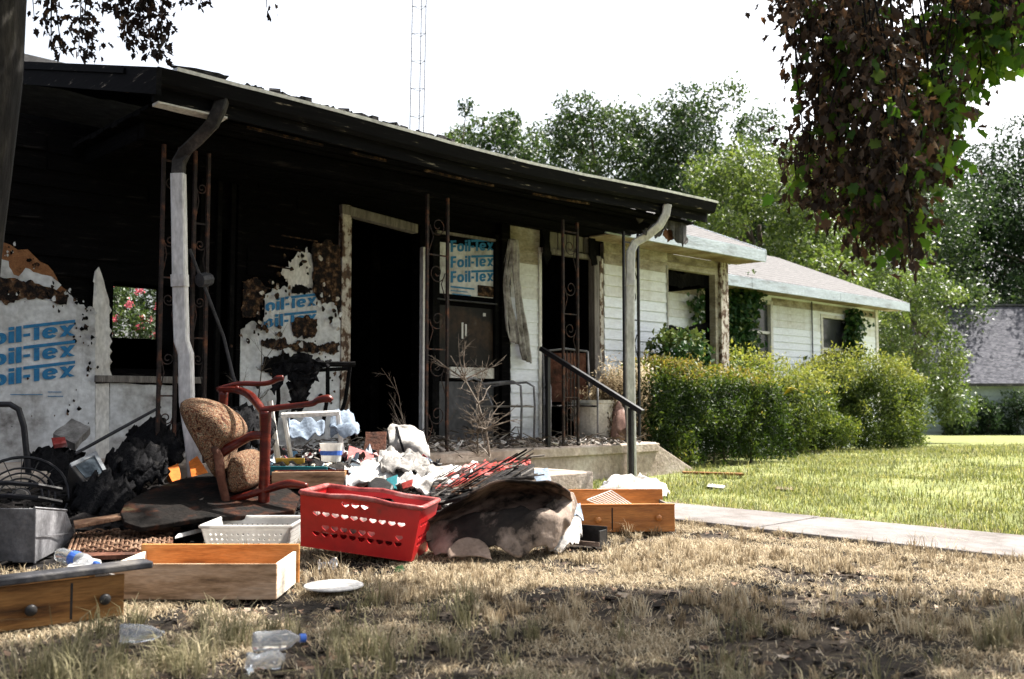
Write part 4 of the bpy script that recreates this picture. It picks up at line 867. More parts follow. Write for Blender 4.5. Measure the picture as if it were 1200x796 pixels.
# foliage sprays: points of drooping twigs
sprays = []
def spray(p, n_, L, spread): sprays.append((Vector(p), n_, L, spread))
zone = []                                            # visible hanging mass: pixel, distance, twig length in metres
for (px, py, D, k) in [(918, -10, 5.6, 5), (930, 5, 5.7, 4), (975, 20, 5.8, 9), (990, 70, 5.7, 9), (1010, 10, 6.1, 9), (1030, 60, 5.6, 10), (1050, 110, 5.5, 11), (985, 120, 5.8, 7), (1005, 150, 5.7, 7), (1040, 170, 5.5, 9), (1020, 200, 5.6, 7), (1060, 200, 5.5, 9), (1000, 230, 5.8, 4),
                       (1035, 235, 5.6, 6), (1060, 245, 5.5, 6), (1080, 60, 5.9, 10), (1090, 120, 5.8, 9), (1110, 30, 6.2, 10), (1080, 180, 5.7, 6), (1100, 170, 5.8, 5), (1130, 80, 6.0, 7), (1160, 20, 6.1, 9), (1190, 30, 5.9, 8), (1175, 70, 6.0, 4), (1140, 10, 6.4, 8), (965, 75, 6.0, 3), (960, 160, 6.0, 3), (1000, 175, 6.0, 3), (963, 200, 5.9, 2), (1055, -20, 5.9, 8), (1045, 262, 5.6, 5), (1062, 272, 5.6, 5), (1015, 250, 5.7, 4), (1030, 275, 5.6, 3), (1000, 258, 5.8, 3), (1060, 290, 5.6, 3), (1150, 45, 6.1, 7), (1185, 10, 6.0, 8), (1120, 130, 5.9, 4), (955, 105, 6.0, 5), (962, 60, 5.9, 5), (952, 185, 6.0, 5), (950, 212, 6.0, 4), (972, 140, 5.9, 5), (975, 240, 5.9, 4), (985, 200, 5.8, 5), (1110, 205, 5.9, 2), (935, 30, 5.8, 4)]:
    for j in range(k): zone.append((atD(px+rnd.gauss(0, 13), py+rnd.gauss(0, 14), (D+rnd.uniform(-.45, .45))*.76), 30))
Pb = []; Pg = []
for hub in ((6.4, 2.3, 4.4), (5.2, 1.7, 5.0), (5.9, 2.9, 3.7), (5.4, 3.1, 3.4)): pass
br1 = limb(m, fork, (4.5, 2.05, 3.05), .10, .045, .07, 8, 6); br2 = limb(m, fork, (4.6, 1.6, 5.6), .12, .04, .07, 8, 6); br3 = limb(m, fork, (4.9, 1.5, 2.9), .07, .03, .1, 7, 5)
br4 = limb(m, br1[4], (3.9, 2.6, 3.0), .04, .02, .1, 6, 5); br5 = limb(m, br2[3], (3.2, 2.4, 6.2), .07, .02, .08, 6, 6); br6 = limb(m, br2[2], (3.4, .4, 6.4), .07, .02, .08, 6, 6); br7 = limb(m, fork, (8.8, -1.0, 7.2), .13, .03, .08, 8, 6)
anch = [p for b_ in (br1, br2, br3, br4, br5, br6) for p in b_[1:]]
tw = MB()
for (p, k) in zone:
    top = p + Vector((rnd.gauss(0, .04), rnd.gauss(0, .04), rnd.uniform(.12, .24)))
    for j in range(k):
        s_ = rnd.random(); q = top.lerp(p, s_)+Vector((rnd.gauss(0, .045), rnd.gauss(0, .045), rnd.gauss(0, .04)-.04))
        x_, y_, _d = proj(q); green = max(0, min(1, (x_-1065)/90)) * max(0, min(1, (y_-20)/80+.3)) * (1 - .5*(y_ > 250))
        (Pg if rnd.random() < green*.75 + .06 else Pb).append(tuple(q))
    if rnd.random() < .7: tw.tube([top, p+Vector((0, 0, -.05))], [.005, .002], 4)
# long bare drooping twigs tying the sprays to the limbs
zc = [z[0] for z in zone]
for k in range(26):
    e = rnd.choice(zc); a = min(anch, key=lambda q: (q-e).length + rnd.uniform(0, .6)); mid = Vector((e.x*.8+a.x*.2, e.y*.8+a.y*.2, max(a.z, e.z)+.05))+Vector((rnd.gauss(0, .08), rnd.gauss(0, .08), .05)); tw.tube([a, a.lerp(mid, .55)+Vector((0, 0, .08)), mid, e.lerp(mid, .35)+Vector((rnd.gauss(0, .05), rnd.gauss(0, .05), 0)), e], [.014, .010, .007, .004, .002], 5)
# the crown above the frame, which shades the foreground
def shade_clump(gx_, gy_, h, r, k):
    c = Vector((gx_, gy_, 0)) + S*(h/S.z); 
    for j in range(k):
        d = Vector((rnd.gauss(0, 1), rnd.gauss(0, 1), rnd.gauss(0, .6))); d = d.normalized()*r*rnd.random()**.5; Pc.append(tuple(c+d))
    hubs.append(c)
Pc = []; hubs = []
for (gx_, gy_) in [(x, y) for x in np.arange(-1.2, 4.3, .42) for y in np.arange(-1.4, 3.6, .42)]:
    x_, y_, d_ = proj((gx_, gy_, 0.0))
    # the sunlit strip of grass in front of the junk and the path stay clear
    if d_ > .3 and y_ < 700 - 12*rnd.random() + (18 if x_ > 900 else 0): continue
    if rnd.random() < .17: continue
    gx2 = gx_+rnd.uniform(-.15, .15); gy2 = gy_+rnd.uniform(-.15, .15)
    h = rnd.uniform(4.4, 6.6)
    cc = Vector((gx2, gy2, 0)) + S*(h/S.z); q = proj(cc)
    if q[2] > 0 and q[1] > -95 and -40 < q[0] < 1240: h += 1.4
    shade_clump(gx2, gy2, h, .34, 74)
for k, c in enumerate(hubs):
    if k % 2 == 0:
        a = min(anch + [p for p in br7], key=lambda q: (q-c).length+rnd.uniform(0, 1.0)); tw.tube([a, a.lerp(c, .5)+Vector((rnd.gauss(0, .1), rnd.gauss(0, .1), .1)), c], [.016, .010, .004], 5)
m.build('trunk', 'bark', tr, smooth=True); tw.build('twigs', 'bark', tr)['kind'] = 'stuff'
lobed(np.array(Pb), .050, RS.beta(1.6, 2.4, len(Pb)), 'leaf_brown', tr, 'scorched_leaves', 1.7, .85, (.28, .85))
lobed(np.array(Pg), .062, RS.uniform(0, 1, len(Pg)), 'leaf_green', tr, 'green_leaves', .9, .3)
lobed(np.array(Pc), .115, RS.uniform(0, 1, len(Pc)), 'leaf_green', tr, 'crown', .2, .2)
# left tree: leaning trunk at the frame edge with charred leaves against the sky
RS = np.random.RandomState(19); rnd.seed(19)
tl = thing('leaning_tree', 'dark leaning trunk at the left edge with charred hanging leaves', 'tree', atD(-60, 640, 4.5).xy.to_3d())
b0 = Vector(tl.location); m = MB(); D0 = 4.5
trunk_px = [(-110, 660, .30), (-92, 500, .27), (-60, 290, .225), (-47, 200, .22), (-34, 80, .225), (-26, 0, .21), (-18, -90, .20), (-10, -220, .17)]
pts = [atD(x, y, D0) for x, y, r in trunk_px]; pts[0].z = -.2
m.tube(pts, [r for *_, r in trunk_px], 14)
lb = limb(m, pts[-2], atD(120, -90, 5.6), .09, .03, .06, 7, 6); lb2 = limb(m, lb[3], atD(330, -70, 6.2), .045, .015, .06, 6, 6); lb3 = limb(m, pts[-1], atD(-200, -500, 6.5), .10, .03, .07, 7, 6)
m.build('trunk', 'bark', tl, smooth=True)
tw = MB(); Pl = []
for (px, py0, py1, k, sp) in [(55, -40, 42, 30, 6), (72, -40, 60, 34, 8), (92, -45, 66, 55, 8), (104, 10, 68, 40, 8), (140, -40, 30, 60, 8), (160, -40, 46, 90, 11), (178, -40, 64, 110, 10), (190, 0, 68, 50, 7), (222, -40, 6, 40, 8), (312, -50, 9, 12, 4), (150, -20, 58, 30, 5), (120, -40, 5, 30, 9), (235, -40, 4, 14, 4), (40, -40, 20, 16, 5), (60, 10, 60, 10, 4)]:
    D = rnd.uniform(5.6, 6.2); a = atD(px+rnd.uniform(-8, 8), py0-20, D); e = atD(px, py1, D); h_ = min(lb+lb2, key=lambda q: (q-a).length)
    tw.tube([h_, a, a.lerp(e, .5)+Vector((rnd.gauss(0, .02), 0, 0)), e], [.010, .006, .004, .002], 4)
    for j in range(int(k*1.5)):
        s_ = rnd.random()**.8; q = a.lerp(e, s_)+RGT*rnd.gauss(0, sp*D/F) + FWD*rnd.gauss(0, .07); Pl.append(tuple(q))
Pk = []  # unseen leaf clumps added sunward to shade the trunk and left junk
for k in range(190):
    gx_ = rnd.uniform(.3, 2.65); gy_ = rnd.uniform(3.2, 6.5)
    if gx_ > 1.55 and gy_ < 5.2: continue
    if rnd.random() < .1: continue
    gx_ += 0; z0 = rnd.uniform(0, 2.4); h = rnd.uniform(4.2, 6.8); c = Vector((gx_, gy_, z0)) + S*((h-z0)/S.z)
    q = proj(c)
    if q[1] > -70 and -60 < q[0] < 1260: continue
    a = min(lb+lb2+lb3, key=lambda q: (q-c).length)
    tw.tube([a, a.lerp(c, .5)+Vector((rnd.gauss(0, .1), rnd.gauss(0, .1), .1)), c], [.014, .008, .003], 4)
    for j in range(60): d = Vector((rnd.gauss(0, 1), rnd.gauss(0, 1), rnd.gauss(0, .6))); Pk.append(tuple(c+d.normalized()*.33*rnd.random()**.5))
lobed(np.array(Pk), .10, RS.uniform(0, 1, len(Pk)), 'leaf_green', tl, 'crown', .2, .2)
tw.build('twigs', 'bark', tl)['kind'] = 'stuff'; lobed(np.array(Pl), .052, RS.beta(1.4, 2.6, len(Pl)), 'leaf_char', tl, 'charred_leaves', 1.4, .8, (.3, .9))

# ============================================================ NEIGHBOURING HOUSE, TOWER
D = 46; a = atD(1076, 470, D); nb = thing('slate_roofed_house', 'low pale green outbuilding with a dark shingled roof across the lawn', 'house', (a.x+3, a.y-3, gz(a.x, a.y)))
ux = RGT; uy = FWD; zb = gz(a.x, a.y)-.05; O = Vector((a.x, a.y, zb)); WL = 16.0; WH = atD(1100, 449, D).z - zb
m = MB(); m.obox(O+uy*.03, ux*WL, uy*9, UPV*WH); m.build('wall', 'shed_siding', nb)
i = 0; z = 0
while z < WH-.05:
    m = MB(); o = O+UPV*z; t0 = -uy*.035; v = [o+uy*.029, o+t0, o+UPV*.21-uy*.006, o+UPV*.21+uy*.029]; v += [q+ux*WL for q in v]
    m.add(v, [(0, 1, 2, 3), (7, 6, 5, 4), (1, 0, 4, 5), (2, 1, 5, 6), (3, 2, 6, 7), (0, 3, 7, 4)]); m.build('plank', 'shed_siding', nb); z += .21
rt = atD(1130, 359, D+4.4).z
e0 = O-uy*.4-ux*.4+UPV*(WH-.02); r0 = O+uy*4.4-ux*.4; r0.z = rt; e1 = e0+ux*(WL+.8); r1 = r0+ux*(WL+.8); b0_ = O+uy*9.3-ux*.4+UPV*(WH); b1_ = b0_+ux*(WL+.8)
m = MB(); m.add([e0, e1, r1, r0, b1_, b0_], [(0, 1, 2, 3), (3, 2, 4, 5)]); rf = m.build('roof', 'roof_dark', nb, solid=.1)
m = MB(); m.obox(r0-uy*.1+UPV*.02, ux*(WL+.8), uy*.25, UPV*.09); m.build('ridge_cap', 'roof_dark', rf)
m = MB(); m.obox(e0-uy*.03-UPV*.14, ux*(WL+.8), uy*.028, UPV*.13); m.build('fascia_board', 'dark_top', rf)
hedge('foundation_shrub', 'small dark shrub by the outbuilding wall, left of the pair', tuple(Vector((*atD(1160, 470, D-.8).xy, zb))), (1.5, 1.0, 1.5), 2600, .16, 'leaf_dark', 11, .25, .8, .4, 'shrubs along the outbuilding')
hedge('foundation_shrub', 'small dark shrub by the outbuilding wall at the right edge', tuple(Vector((*atD(1196, 470, D-.8).xy, zb))), (1.0, .9, 1.6), 2200, .16, 'leaf_dark', 12, .25, .8, .4, 'shrubs along the outbuilding')
hedge('foundation_shrub', 'low leafy weed clump below the bushy tree', tuple(Vector((*atD(1122, 470, D-1.5).xy, zb))), (1.6, .8, .85), 1500, .18, 'leaf_far', 13, .2, .8, .6, 'shrubs along the outbuilding')
# lattice mast behind the house
D = 30; tb = G2(481.5, D); mast = thing('antenna_mast', 'slim three-legged lattice antenna mast behind the porch roof', 'mast', tb); H_ = 17.5; wd = .43
legs = [tb + RGT*(wd*.5*c) + FWD*(wd*.5*s_) for c, s_ in ((-1, -.4), (1, -.4), (.2, .9))]
lean = RGT*.035
for q in legs: m = MB(); m.tube([q-Vector((0, 0, .2)), q+UPV*H_+lean*H_*.4], .016, 6); m.build('mast_leg', 'galv', mast)
z = .4
while z < H_:
    for i in range(3):
        a = legs[i]+UPV*z+lean*z*.4; c = legs[(i+1) % 3]+UPV*z+lean*z*.4; m = MB(); m.tube([a, c], .010, 5); m.build('mast_brace', 'galv', mast)
    z += .88
# ============================================================ GROUND COVER
def blades(name, P, hgt, wid, lean, rv, mt, base):
    N = len(P); a = RS.uniform(0, 2*np.pi, N); d = np.stack([np.cos(a), np.sin(a), np.zeros(N)], 1); s_ = np.stack([-np.sin(a), np.cos(a), np.zeros(N)], 1)
    up = np.array([0, 0, 1.]); h = hgt[:, None]; L = lean[:, None]; w_ = wid[:, None]
    v0 = P - s_*w_; v1 = P + s_*w_; mid = P + up*h*.6 + d*h*L*.35; v2 = mid - s_*w_*.7; v3 = mid + s_*w_*.7; v4 = P + up*h*(1-.35*L) + d*h*L*1.05
    V = np.stack([v0, v1, v2, v3, v4], 1).reshape(-1, 3); k = np.arange(N)*5
    Fc = np.stack([np.stack([k, k+1, k+3], 1), np.stack([k, k+3, k+2], 1), np.stack([k+2, k+3, k+4], 1)], 1).reshape(-1, 3)
    return fastmesh(name, V, Fc, 3, np.repeat(rv, 3), mt, base=base)
def inview(X, Y, pad=60):
    dd = X*_f0[0]+Y*_f0[1]; lt = X*_R[0]+Y*_R[1]; return (dd > 2.2) & (np.abs(lt/np.maximum(dd, .1))*F < 600+pad)
def heap(x, y):
    return (.2+.14*ss((x-3.0)/1.0))*ss((y-4.6-.75*ss((3.1-x)/.7))/1.0)*ss((5.25-x)/.9)*ss((x-1.0)/.6)
RS = np.random.RandomState(41); rnd.seed(41)
# flat thatch, thick in the sunlit strip, thinned over burnt soil elsewhere to deepen the shade
def patchy(x, y): return fbm(x*1.15, y*1.15, 9) + .55*fbm(x*4.2, y*4.2, 2)
def ypx(x, y): return 470+912/max(.2, x*_f0[0]+y*_f0[1])
C_ = RS.uniform([.2, .5], [5.18, 5.0], (46000, 2)); C_ = C_[inview(C_[:, 0], C_[:, 1], 200)]
keep = []
for x, y in C_:
    yp = ypx(x, y); lt_ = x*_R[0]+y*_R[1]; th_ = -.22 if yp < 688 else (.04 if lt_ < -.4 else .22); keep.append(patchy(x, y) > th_ or rnd.random() < .07)
C_ = C_[np.array(keep)]; k = 5
B = np.repeat(C_, k, 0) + RS.normal(size=(len(C_)*k, 2))*.03
P = np.column_stack([B, np.repeat([gh(x, y) for x, y in C_], k)]); n_ = len(P)
tag(blades('dry_grass', P, RS.uniform(.012, .035, n_), np.full(n_, .0018), RS.uniform(.6, 2.6, n_), np.clip(RS.beta(2.2, 1.8, n_), 0, 1), 'straw', (2.5, 2.8, 0)), 'flattened straw-coloured dead grass in front of the house', None, kind='stuff')
# standing tufts: blades fan out from a common foot
def tufts(name, cen, hs, nb, mt, label, spread=.9):
    n_ = len(cen)*nb; P = np.repeat(np.column_stack([cen, [gh(x, y) for x, y in cen]]), nb, 0); P[:, :2] += RS.normal(size=(n_, 2))*np.repeat(hs, nb)[:, None]*.16
    tone = np.repeat(RS.uniform(.15, .8, len(cen)), nb)
    return tag(blades(name, P, np.repeat(hs, nb)*RS.uniform(.45, 1.15, n_), np.full(n_, .0021), RS.uniform(.1, spread, n_), np.clip(tone+RS.normal(size=n_)*.17, 0, 1), mt, (2.5, 2.8, 0)), label, None, kind='stuff')
C_ = RS.uniform([.2, .5], [5.2, 4.9], (5200, 2)); C_ = C_[inview(C_[:, 0], C_[:, 1], 200)]
C_ = np.array([c for c in C_ if patchy(c[0]+3, c[1]) > (.02 if ypx(*c) < 700 else .14) or rnd.random() < .05])  # tufts thin out past the sunlit strip, deepening the shade there
BT = [onZ(166, 741), onZ(324, 752), onZ(312, 772), onZ(391, 688)]; C_ = np.array([c for c in C_ if all((Vector((c[0], c[1], 0))-Vector((b_.x*.96, b_.y*.96, 0))).length > .17 for b_ in BT)])
near = np.array([(x*_R[0]+y*_R[1] < -.15 and ypx(x, y) > 705) or (ypx(x, y) > 735 and rnd.random() < .5) for x, y in C_])
tufts('straw_tufts', C_[~near], RS.gamma(5, .008, (~near).sum())+.015, 20, 'straw', 'upright tufts of straw-coloured grass among burnt soil')
tufts('grey_green_grass', C_[near], RS.gamma(5, .015, near.sum())+.03, 24, 'straw_dull', 'long grey-green grass tufts in the near foreground', 1.2)
E_ = np.concatenate([np.column_stack([RS.normal(5.17, .03, 500), RS.uniform(.3, 5.6, 500)]), np.column_stack([RS.normal(6.06, .03, 300), RS.uniform(.0, 5.6, 300)])]); E_ = E_[RS.uniform(0, 1, 800) < .75]
tufts('path_edge_grass', E_, RS.gamma(4, .008, len(E_))+.012, 12, 'straw', 'dry grass creeping over the edges of the path', 1.4)
# tufts that stand tall by the drawers
# lawn
N = 300000; u = RS.uniform(0, 1, N); X = 6.0+16*u**1.7; Y = RS.uniform(-6, 8.2, N); ok = inview(X, Y, 430) & ~((Y > 6.85) & (X < 12)) & ~((X < 8.7) & (Y > 6.58)); X = X[ok]; Y = Y[ok]
ok = RS.uniform(0, 1, len(X)) < np.clip(.55+.9*np.array([fbm(x*.7, y*.7, 4) for x, y in zip(X, Y)]), .15, 1) * np.clip((X-5.95)/.35+.15, 0, 1); X = X[ok]; Y = Y[ok]
P = np.column_stack([X, Y, [gh(x, y) for x, y in zip(X, Y)]]); n_ = len(P)
vary = np.clip(1+1.1*np.array([fbm(x*2.1, y*2.1, 6) for x, y in zip(X, Y)]), .35, 2.2)
tag(blades('lawn', P, (RS.gamma(4, .007, n_)+.010+.0012*X)*vary, .0020+.0002*X, RS.uniform(.2, 1, n_), np.clip(RS.beta(2, 2.4, n_)+.22*np.array([fbm(x*1.2, y*1.2, 8) for x, y in zip(X, Y)]), 0, 1), 'lawn_blade', (10, 3, 0)), 'green lawn beyond the path', None, kind='stuff')
# a few creeping tufts in the path edge
# burnt litter, flakes, seed balls
m = MB()
for k in range(14000):
    x = rnd.uniform(.3, 5.2); y = rnd.uniform(.5, 4.9)
    if patchy(x, y) > .1 and rnd.random() < .7: continue
    s_ = rnd.uniform(.004, .017)*(1.6 if rnd.random() < .06 else 1); q = Matrix.Rotation(rnd.uniform(0, 6.28), 3, 'Z') @ Matrix.Rotation(rnd.uniform(-.7, .7), 3, 'X')
    c = Vector((x, y, gh(x, y)+.003)); a = q @ Vector((s_, 0, 0)); b_ = q @ Vector((0, s_*rnd.uniform(.4, 1), 0)); u_ = q @ Vector((0, 0, s_*.3))
    m.add([c-a-b_, c+a-b_*.6+u_, c+a*.7+b_, c-a*.8+b_*.8+u_], [(0, 1, 2, 3)], rnd.random()**1.6)
tag(m.build('burnt_litter', 'litter', base=(2.5, 2.8, 0)), 'burnt leaf litter and flakes scattered in the dead grass', None, kind='stuff')
m = MB()
for k in range(80):
    px = rnd.uniform(640, 1200); py = rnd.uniform(650, 790); p = onZ(px, py, .0); p.z = gh(p.x, p.y); r = rnd.uniform(.006, .012); m.lathe([(r*.5, 0), (r, r*.6), (r*.9, r*1.3), (r*.3, r*1.8)], 6, p, True, True)
m.r = [rnd.random()*.35 for _ in m.f]
tag(m.build('seed_balls', 'litter', base=(3.5, 2, 0)), 'dark spiky seed balls strewn on the ground at right', None, kind='stuff')

# ============================================================ THE JUNK IN FRONT OF THE PORCH
m = MB(); nxh = 70; nyh = 44
m.grid([[Vector((1.0+4.4*i/nxh, 4.45+2.13*j/nyh, heap(1.0+4.4*i/nxh, 4.45+2.13*j/nyh)*(1+.5*fbm(i*.16, j*.16, 1)) + .03*fbm(i*.5, j*.5, 7) + .0 - (.05 if i in (0, nxh) or j == 0 else 0))) for j in range(nyh+1)] for i in range(nxh+1)])
tag(m.build('ash_heap', 'rubble_base', base=(3, 5.5, 0)), 'black ash and rubble heaped against the porch slab', None, kind='stuff')
def shard(m, c, s_, r, flat=.25):
    q = Matrix.Rotation(rnd.uniform(0, 6.28), 3, 'Z') @ Matrix.Rotation(rnd.gauss(0, .5), 3, 'X') @ Matrix.Rotation(rnd.gauss(0, .4), 3, 'Y')
    a = q @ Vector((s_*rnd.uniform(.6, 1.8), 0, 0)); b_ = q @ Vector((0, s_*rnd.uniform(.25, .8), 0)); u_ = q @ Vector((0, 0, s_*flat*rnd.uniform(.2, 1)))
    m.obox(c-a*.5-b_*.5, a, b_*rnd.uniform(.6, 1), u_, r)
m = MB()
for k in range(7500):
    x = rnd.uniform(1.2, 5.2); y = rnd.uniform(4.6, 6.57); hh = heap(x, y)
    if hh < .02 and rnd.random() < .7 or x < 2.7 and rnd.random() < .55: continue
    shard(m, Vector((x, y, hh+rnd.uniform(.0, .04))), rnd.uniform(.006, .022) if rnd.random() < .75 else rnd.uniform(.02, .075), rnd.random()**2.2 if x < 3.4 else rnd.random()**1.1)  # paler fragments at right: sunlit part of the heap put into colour
tag(m.build('rubble', 'rubble', base=(3, 5.5, 0)), 'charred fragments strewn over the ash heap', None, kind='stuff')
m = MB()
for k in range(1500):
    x = rnd.uniform(3.4, 8.35); y = rnd.uniform(6.6, 7.4) if rnd.random() < .75 else rnd.uniform(6.6, 7.7)
    shard(m, Vector((x, y, ZS+.012+rnd.uniform(0, .05)*(1 if x < 7 else .3))), rnd.uniform(.015, .075), rnd.random(), .3)
tag(m.build('porch_rubble', 'rubble_pale', base=(6, 7, ZS)), 'pale burnt scraps littering the porch floor', None, kind='stuff')
m = MB()
for k in range(420):
    x = rnd.uniform(4.6, 8.2); y = rnd.uniform(6.62, 7.5); z = ZS+.015+abs(rnd.gauss(0, .06))*(1 if x < 7 else .3); a = rnd.uniform(0, 6.28); L = rnd.uniform(.05, .28)
    d = Vector((math.cos(a), math.sin(a), rnd.gauss(0, .25)))*L; c = Vector((x, y, z)); m.tube([c, c+d*.5+Vector((0, 0, rnd.uniform(-.01, .03))), c+d], [.005, .006, .003], 4)
tag(m.build('burnt_sticks', 'burnt_twig', base=(6, 7, ZS)), 'burnt twigs tangled on the porch floor', None, kind='stuff')

m = MB(); rnd.seed(71)
for k in range(520):
    if k < 400: px = rnd.uniform(398, 640); py = rnd.uniform(536, 590) - (px-398)*.05; D = 8.6 - (py-520)*.042 + rnd.uniform(-.2, .2)
    else: px = rnd.uniform(300, 420); py = rnd.uniform(505, 560); D = 7.6-(py-505)*.02
    c = atD(px, py, D); hh = heap(c.x, c.y) if c.y < 6.58 else ZS
    c.z = hh + rnd.uniform(.02, .07); s_ = rnd.uniform(.02, .07); ax = Vector((rnd.gauss(0, 1), rnd.gauss(0, 1), rnd.gauss(0, .35))).normalized()*s_; ay = Vector((-ax.y, ax.x, rnd.gauss(0, .5)*s_)).normalized()*s_*rnd.uniform(.4, 1); r = rnd.random()
    vs3 = []; 
    for i in range(4):
        for j in range(4): vs3.append(c+ax*(i-1.5)*.66+ay*(j-1.5)*.66+Vector((0, 0, rnd.gauss(0, .22)*s_))+ax*rnd.gauss(0, .08)+ay*rnd.gauss(0, .08))
    m.add(vs3, [(i*4+j, i*4+j+1, i*4+j+5, i*4+j+4) for i in range(3) for j in range(3)], r)
tag(m.build('mixed_scraps', 'scraps', base=(4.4, 6, .2), solid=.003), 'scraps of paper, cloth and plastic mixed through the junk heap', None, kind='stuff')

def fr(p0, p1):
    ux = (p1-p0); ux.z = 0; ux.normalize(); return ux, UPV.cross(ux)
def perforated(m, c00, c10, c11, c01, us, vs_, holes, shape):
    """wall patch split at us x vs_, cells in `holes` get a real opening"""
    def S_(u, v): return (c00*(1-u)+c10*u)*(1-v)+(c01*(1-u)+c11*u)*v
    for i in range(len(us)-1):
        for j in range(len(vs_)-1):
            u0, u1, v0, v1 = us[i], us[i+1], vs_[j], vs_[j+1]
            if (i, j) not in holes: m.add([S_(u0, v0), S_(u1, v0), S_(u1, v1), S_(u0, v1)], [(0, 1, 2, 3)]); continue
            um, vm = (u0+u1)/2, (v0+v1)/2; sq = [(-1, -1), (0, -1), (1, -1), (1, 0), (1, 1), (0, 1), (-1, 1), (-1, 0)]
            o = [S_(um+a*(u1-u0)/2, vm+b_*(v1-v0)/2) for a, b_ in sq]; q = [S_(um+a*(u1-u0)/2, vm+b_*(v1-v0)/2) for a, b_ in shape]
            m.add(o+q, [(t, (t+1) % 8, 8+(t+1) % 8, 8+t) for t in range(8)])
HEART = [(-.55, -.38), (0, -.84), (.55, -.38), (.84, .16), (.58, .70), (0, .58), (-.58, .70), (-.84, .16)]
OVAL = [(-.6, -.5), (0, -.6), (.6, -.5), (.85, 0), (.6, .55), (0, .35), (-.6, .55), (-.85, 0)]
DOT = [(-.3, -.3), (0, -.42), (.3, -.3), (.42, 0), (.3, .3), (0, .42), (-.3, .3), (-.42, 0)]
# --- red laundry basket
p0 = onZ(352, 657); p1 = onZ(482, 660); ux, uy = fr(p0, p1); Wb = (p1-p0).length; Db = .36; Hb = .262; fl = .026; ROLL = .115
bk = thing('laundry_basket', 'bright red plastic laundry basket with heart-shaped holes', 'basket', (p0+p1)/2+uy*Db/2)
def BP(x, y, z, p0=p0, p1=p1, ux=ux, uy=uy): g = fl*z/Hb; cx = (x-.5)*(Wb+2*g); cy = (y-.5)*(Db+2*g); return (p0+p1)/2 + uy*Db/2 + ux*(cx+ROLL*z) + uy*cy + UPV*(z+.012 + ROLL*(Wb/2-(x-.5)*(Wb+2*g)))
us = [0, .10]+[.10+.08*i for i in range(1, 11)]+[1.0]; vs_ = [0, .2, .33, .46, .59, .70, .82, .95, 1.0]
hl = {(i, j) for i in range(1, 11) for j in (1, 2, 4)} | {(i, 6) for i in (4, 5, 6)}; hl -= {(1, 2), (8, 2), (9, 2)}
us_s = [0, .14]+[.14+.12*i for i in range(1, 7)]+[1.0]; hs = {(i, j) for i in range(1, 7) for j in (1, 2, 4)}
m = MB(); perforated(m, BP(0, 0, 0), BP(1, 0, 0), BP(1, 0, Hb), BP(0, 0, Hb), us, vs_, hl, HEART)
m2 = MB(); usb = [0, .36, .62, 1.0]; perforated(m2, BP(1, 1, 0), BP(0, 1, 0), BP(0, 1, Hb), BP(1, 1, Hb), us, vs_[:6], {q for q in hl if q[1] < 5}, HEART); perforated(m2, BP(1, 1, Hb*.70), BP(0, 1, Hb*.70), BP(0, 1, Hb), BP(1, 1, Hb), usb, [0, .22, .82, 1], {(1, 1)}, OVAL)
m.v += []; k0 = len(m.v); m.add(m2.v, m2.f)
for (a, b_) in ((1, 0), (0, 1)):
    q0, q1 = ((1, 0), (1, 1)) if a else ((0, 1), (0, 0)); perforated(m, BP(*q0, 0), BP(*q1, 0), BP(*q1, Hb), BP(*q0, Hb), us_s, vs_[:6]+[1.0], hs, HEART)
m.add([BP(0, 0, 0), BP(1, 0, 0), BP(1, 1, 0), BP(0, 1, 0)], [(0, 1, 2, 3)]); m.build('basket_body', 'red_plastic', bk, solid=.006)
rimpts = []
for (x, y) in ((0, 0), (.25, 0), (.42, 0), (.5, -.008), (.62, -.008), (.75, 0), (1, 0), (1, .5), (1, 1), (.7, 1), (.5, 1.0), (.3, 1), (0, 1), (0, .5)):
    z = Hb+(.012 if (abs(x-.5) < .13) else 0); rimpts.append(BP(x, y, z))
# round the corners a little
rp = []
for i, p in enumerate(rimpts):
    if i in (0, 6, 8, 12): pr_ = rimpts[i-1]; nx_ = rimpts[(i+1) % len(rimpts)]; rp += [p.lerp(pr_, .03/(p-pr_).length), p.lerp(pr_, .008/(p-pr_).length).lerp(p.lerp(nx_, .008/(p-nx_).length), .5), p.lerp(nx_, .03/(p-nx_).length)]
    else: rp.append(p)
patch_later = [BP(.06, .08, .02), BP(.94, .08, .02), BP(.94, .92, .02), BP(.06, .92, .02)]
m = MB(); m.tube(rp+[rp[0], rp[1]], .013, 8, True, 1.25); m.build('rim', 'red_rim', bk, smooth=True)
# --- white plastic basket
q0 = onZ(243, 649, 0); wb = thing('plastic_basket', 'small white plastic basket behind the large empty drawer', 'basket', q0+RGT*.2+FWD*.2)
def WP(x, y, z, q0=q0): g = .03*z/.13; return q0 + Vector((0, 0, .012)) + RGT*(x*.41 + (x-.5)*2*g) + FWD*(y*.36+(y-.5)*2*g) + UPV*z
us = [i/16 for i in range(17)]; vs2 = [0, .2, .4, .6, .8, 1.0]; hh = {(i, j) for i in range(1, 15) for j in (1, 2, 3)}; m = MB()
for a, b_ in (((0, 0), (1, 0)), ((1, 0), (1, 1)), ((1, 1), (0, 1)), ((0, 1), (0, 0))): perforated(m, WP(*a, 0), WP(*b_, 0), WP(*b_, .13), WP(*a, .13), us, vs2, hh, DOT)
m.add([WP(0, 0, 0), WP(1, 0, 0), WP(1, 1, 0), WP(0, 1, 0)], [(0, 1, 2, 3)]); m.build('basket_body', 'white_plastic', wb, solid=.004)
m = MB(); m.tube([WP(0, 0, .133), WP(1, 0, .133), WP(1, 1, .133), WP(0, 1, .133), WP(0, 0, .133), WP(.1, 0, .133)], .010, 6); m.build('rim', 'white_plastic', wb)
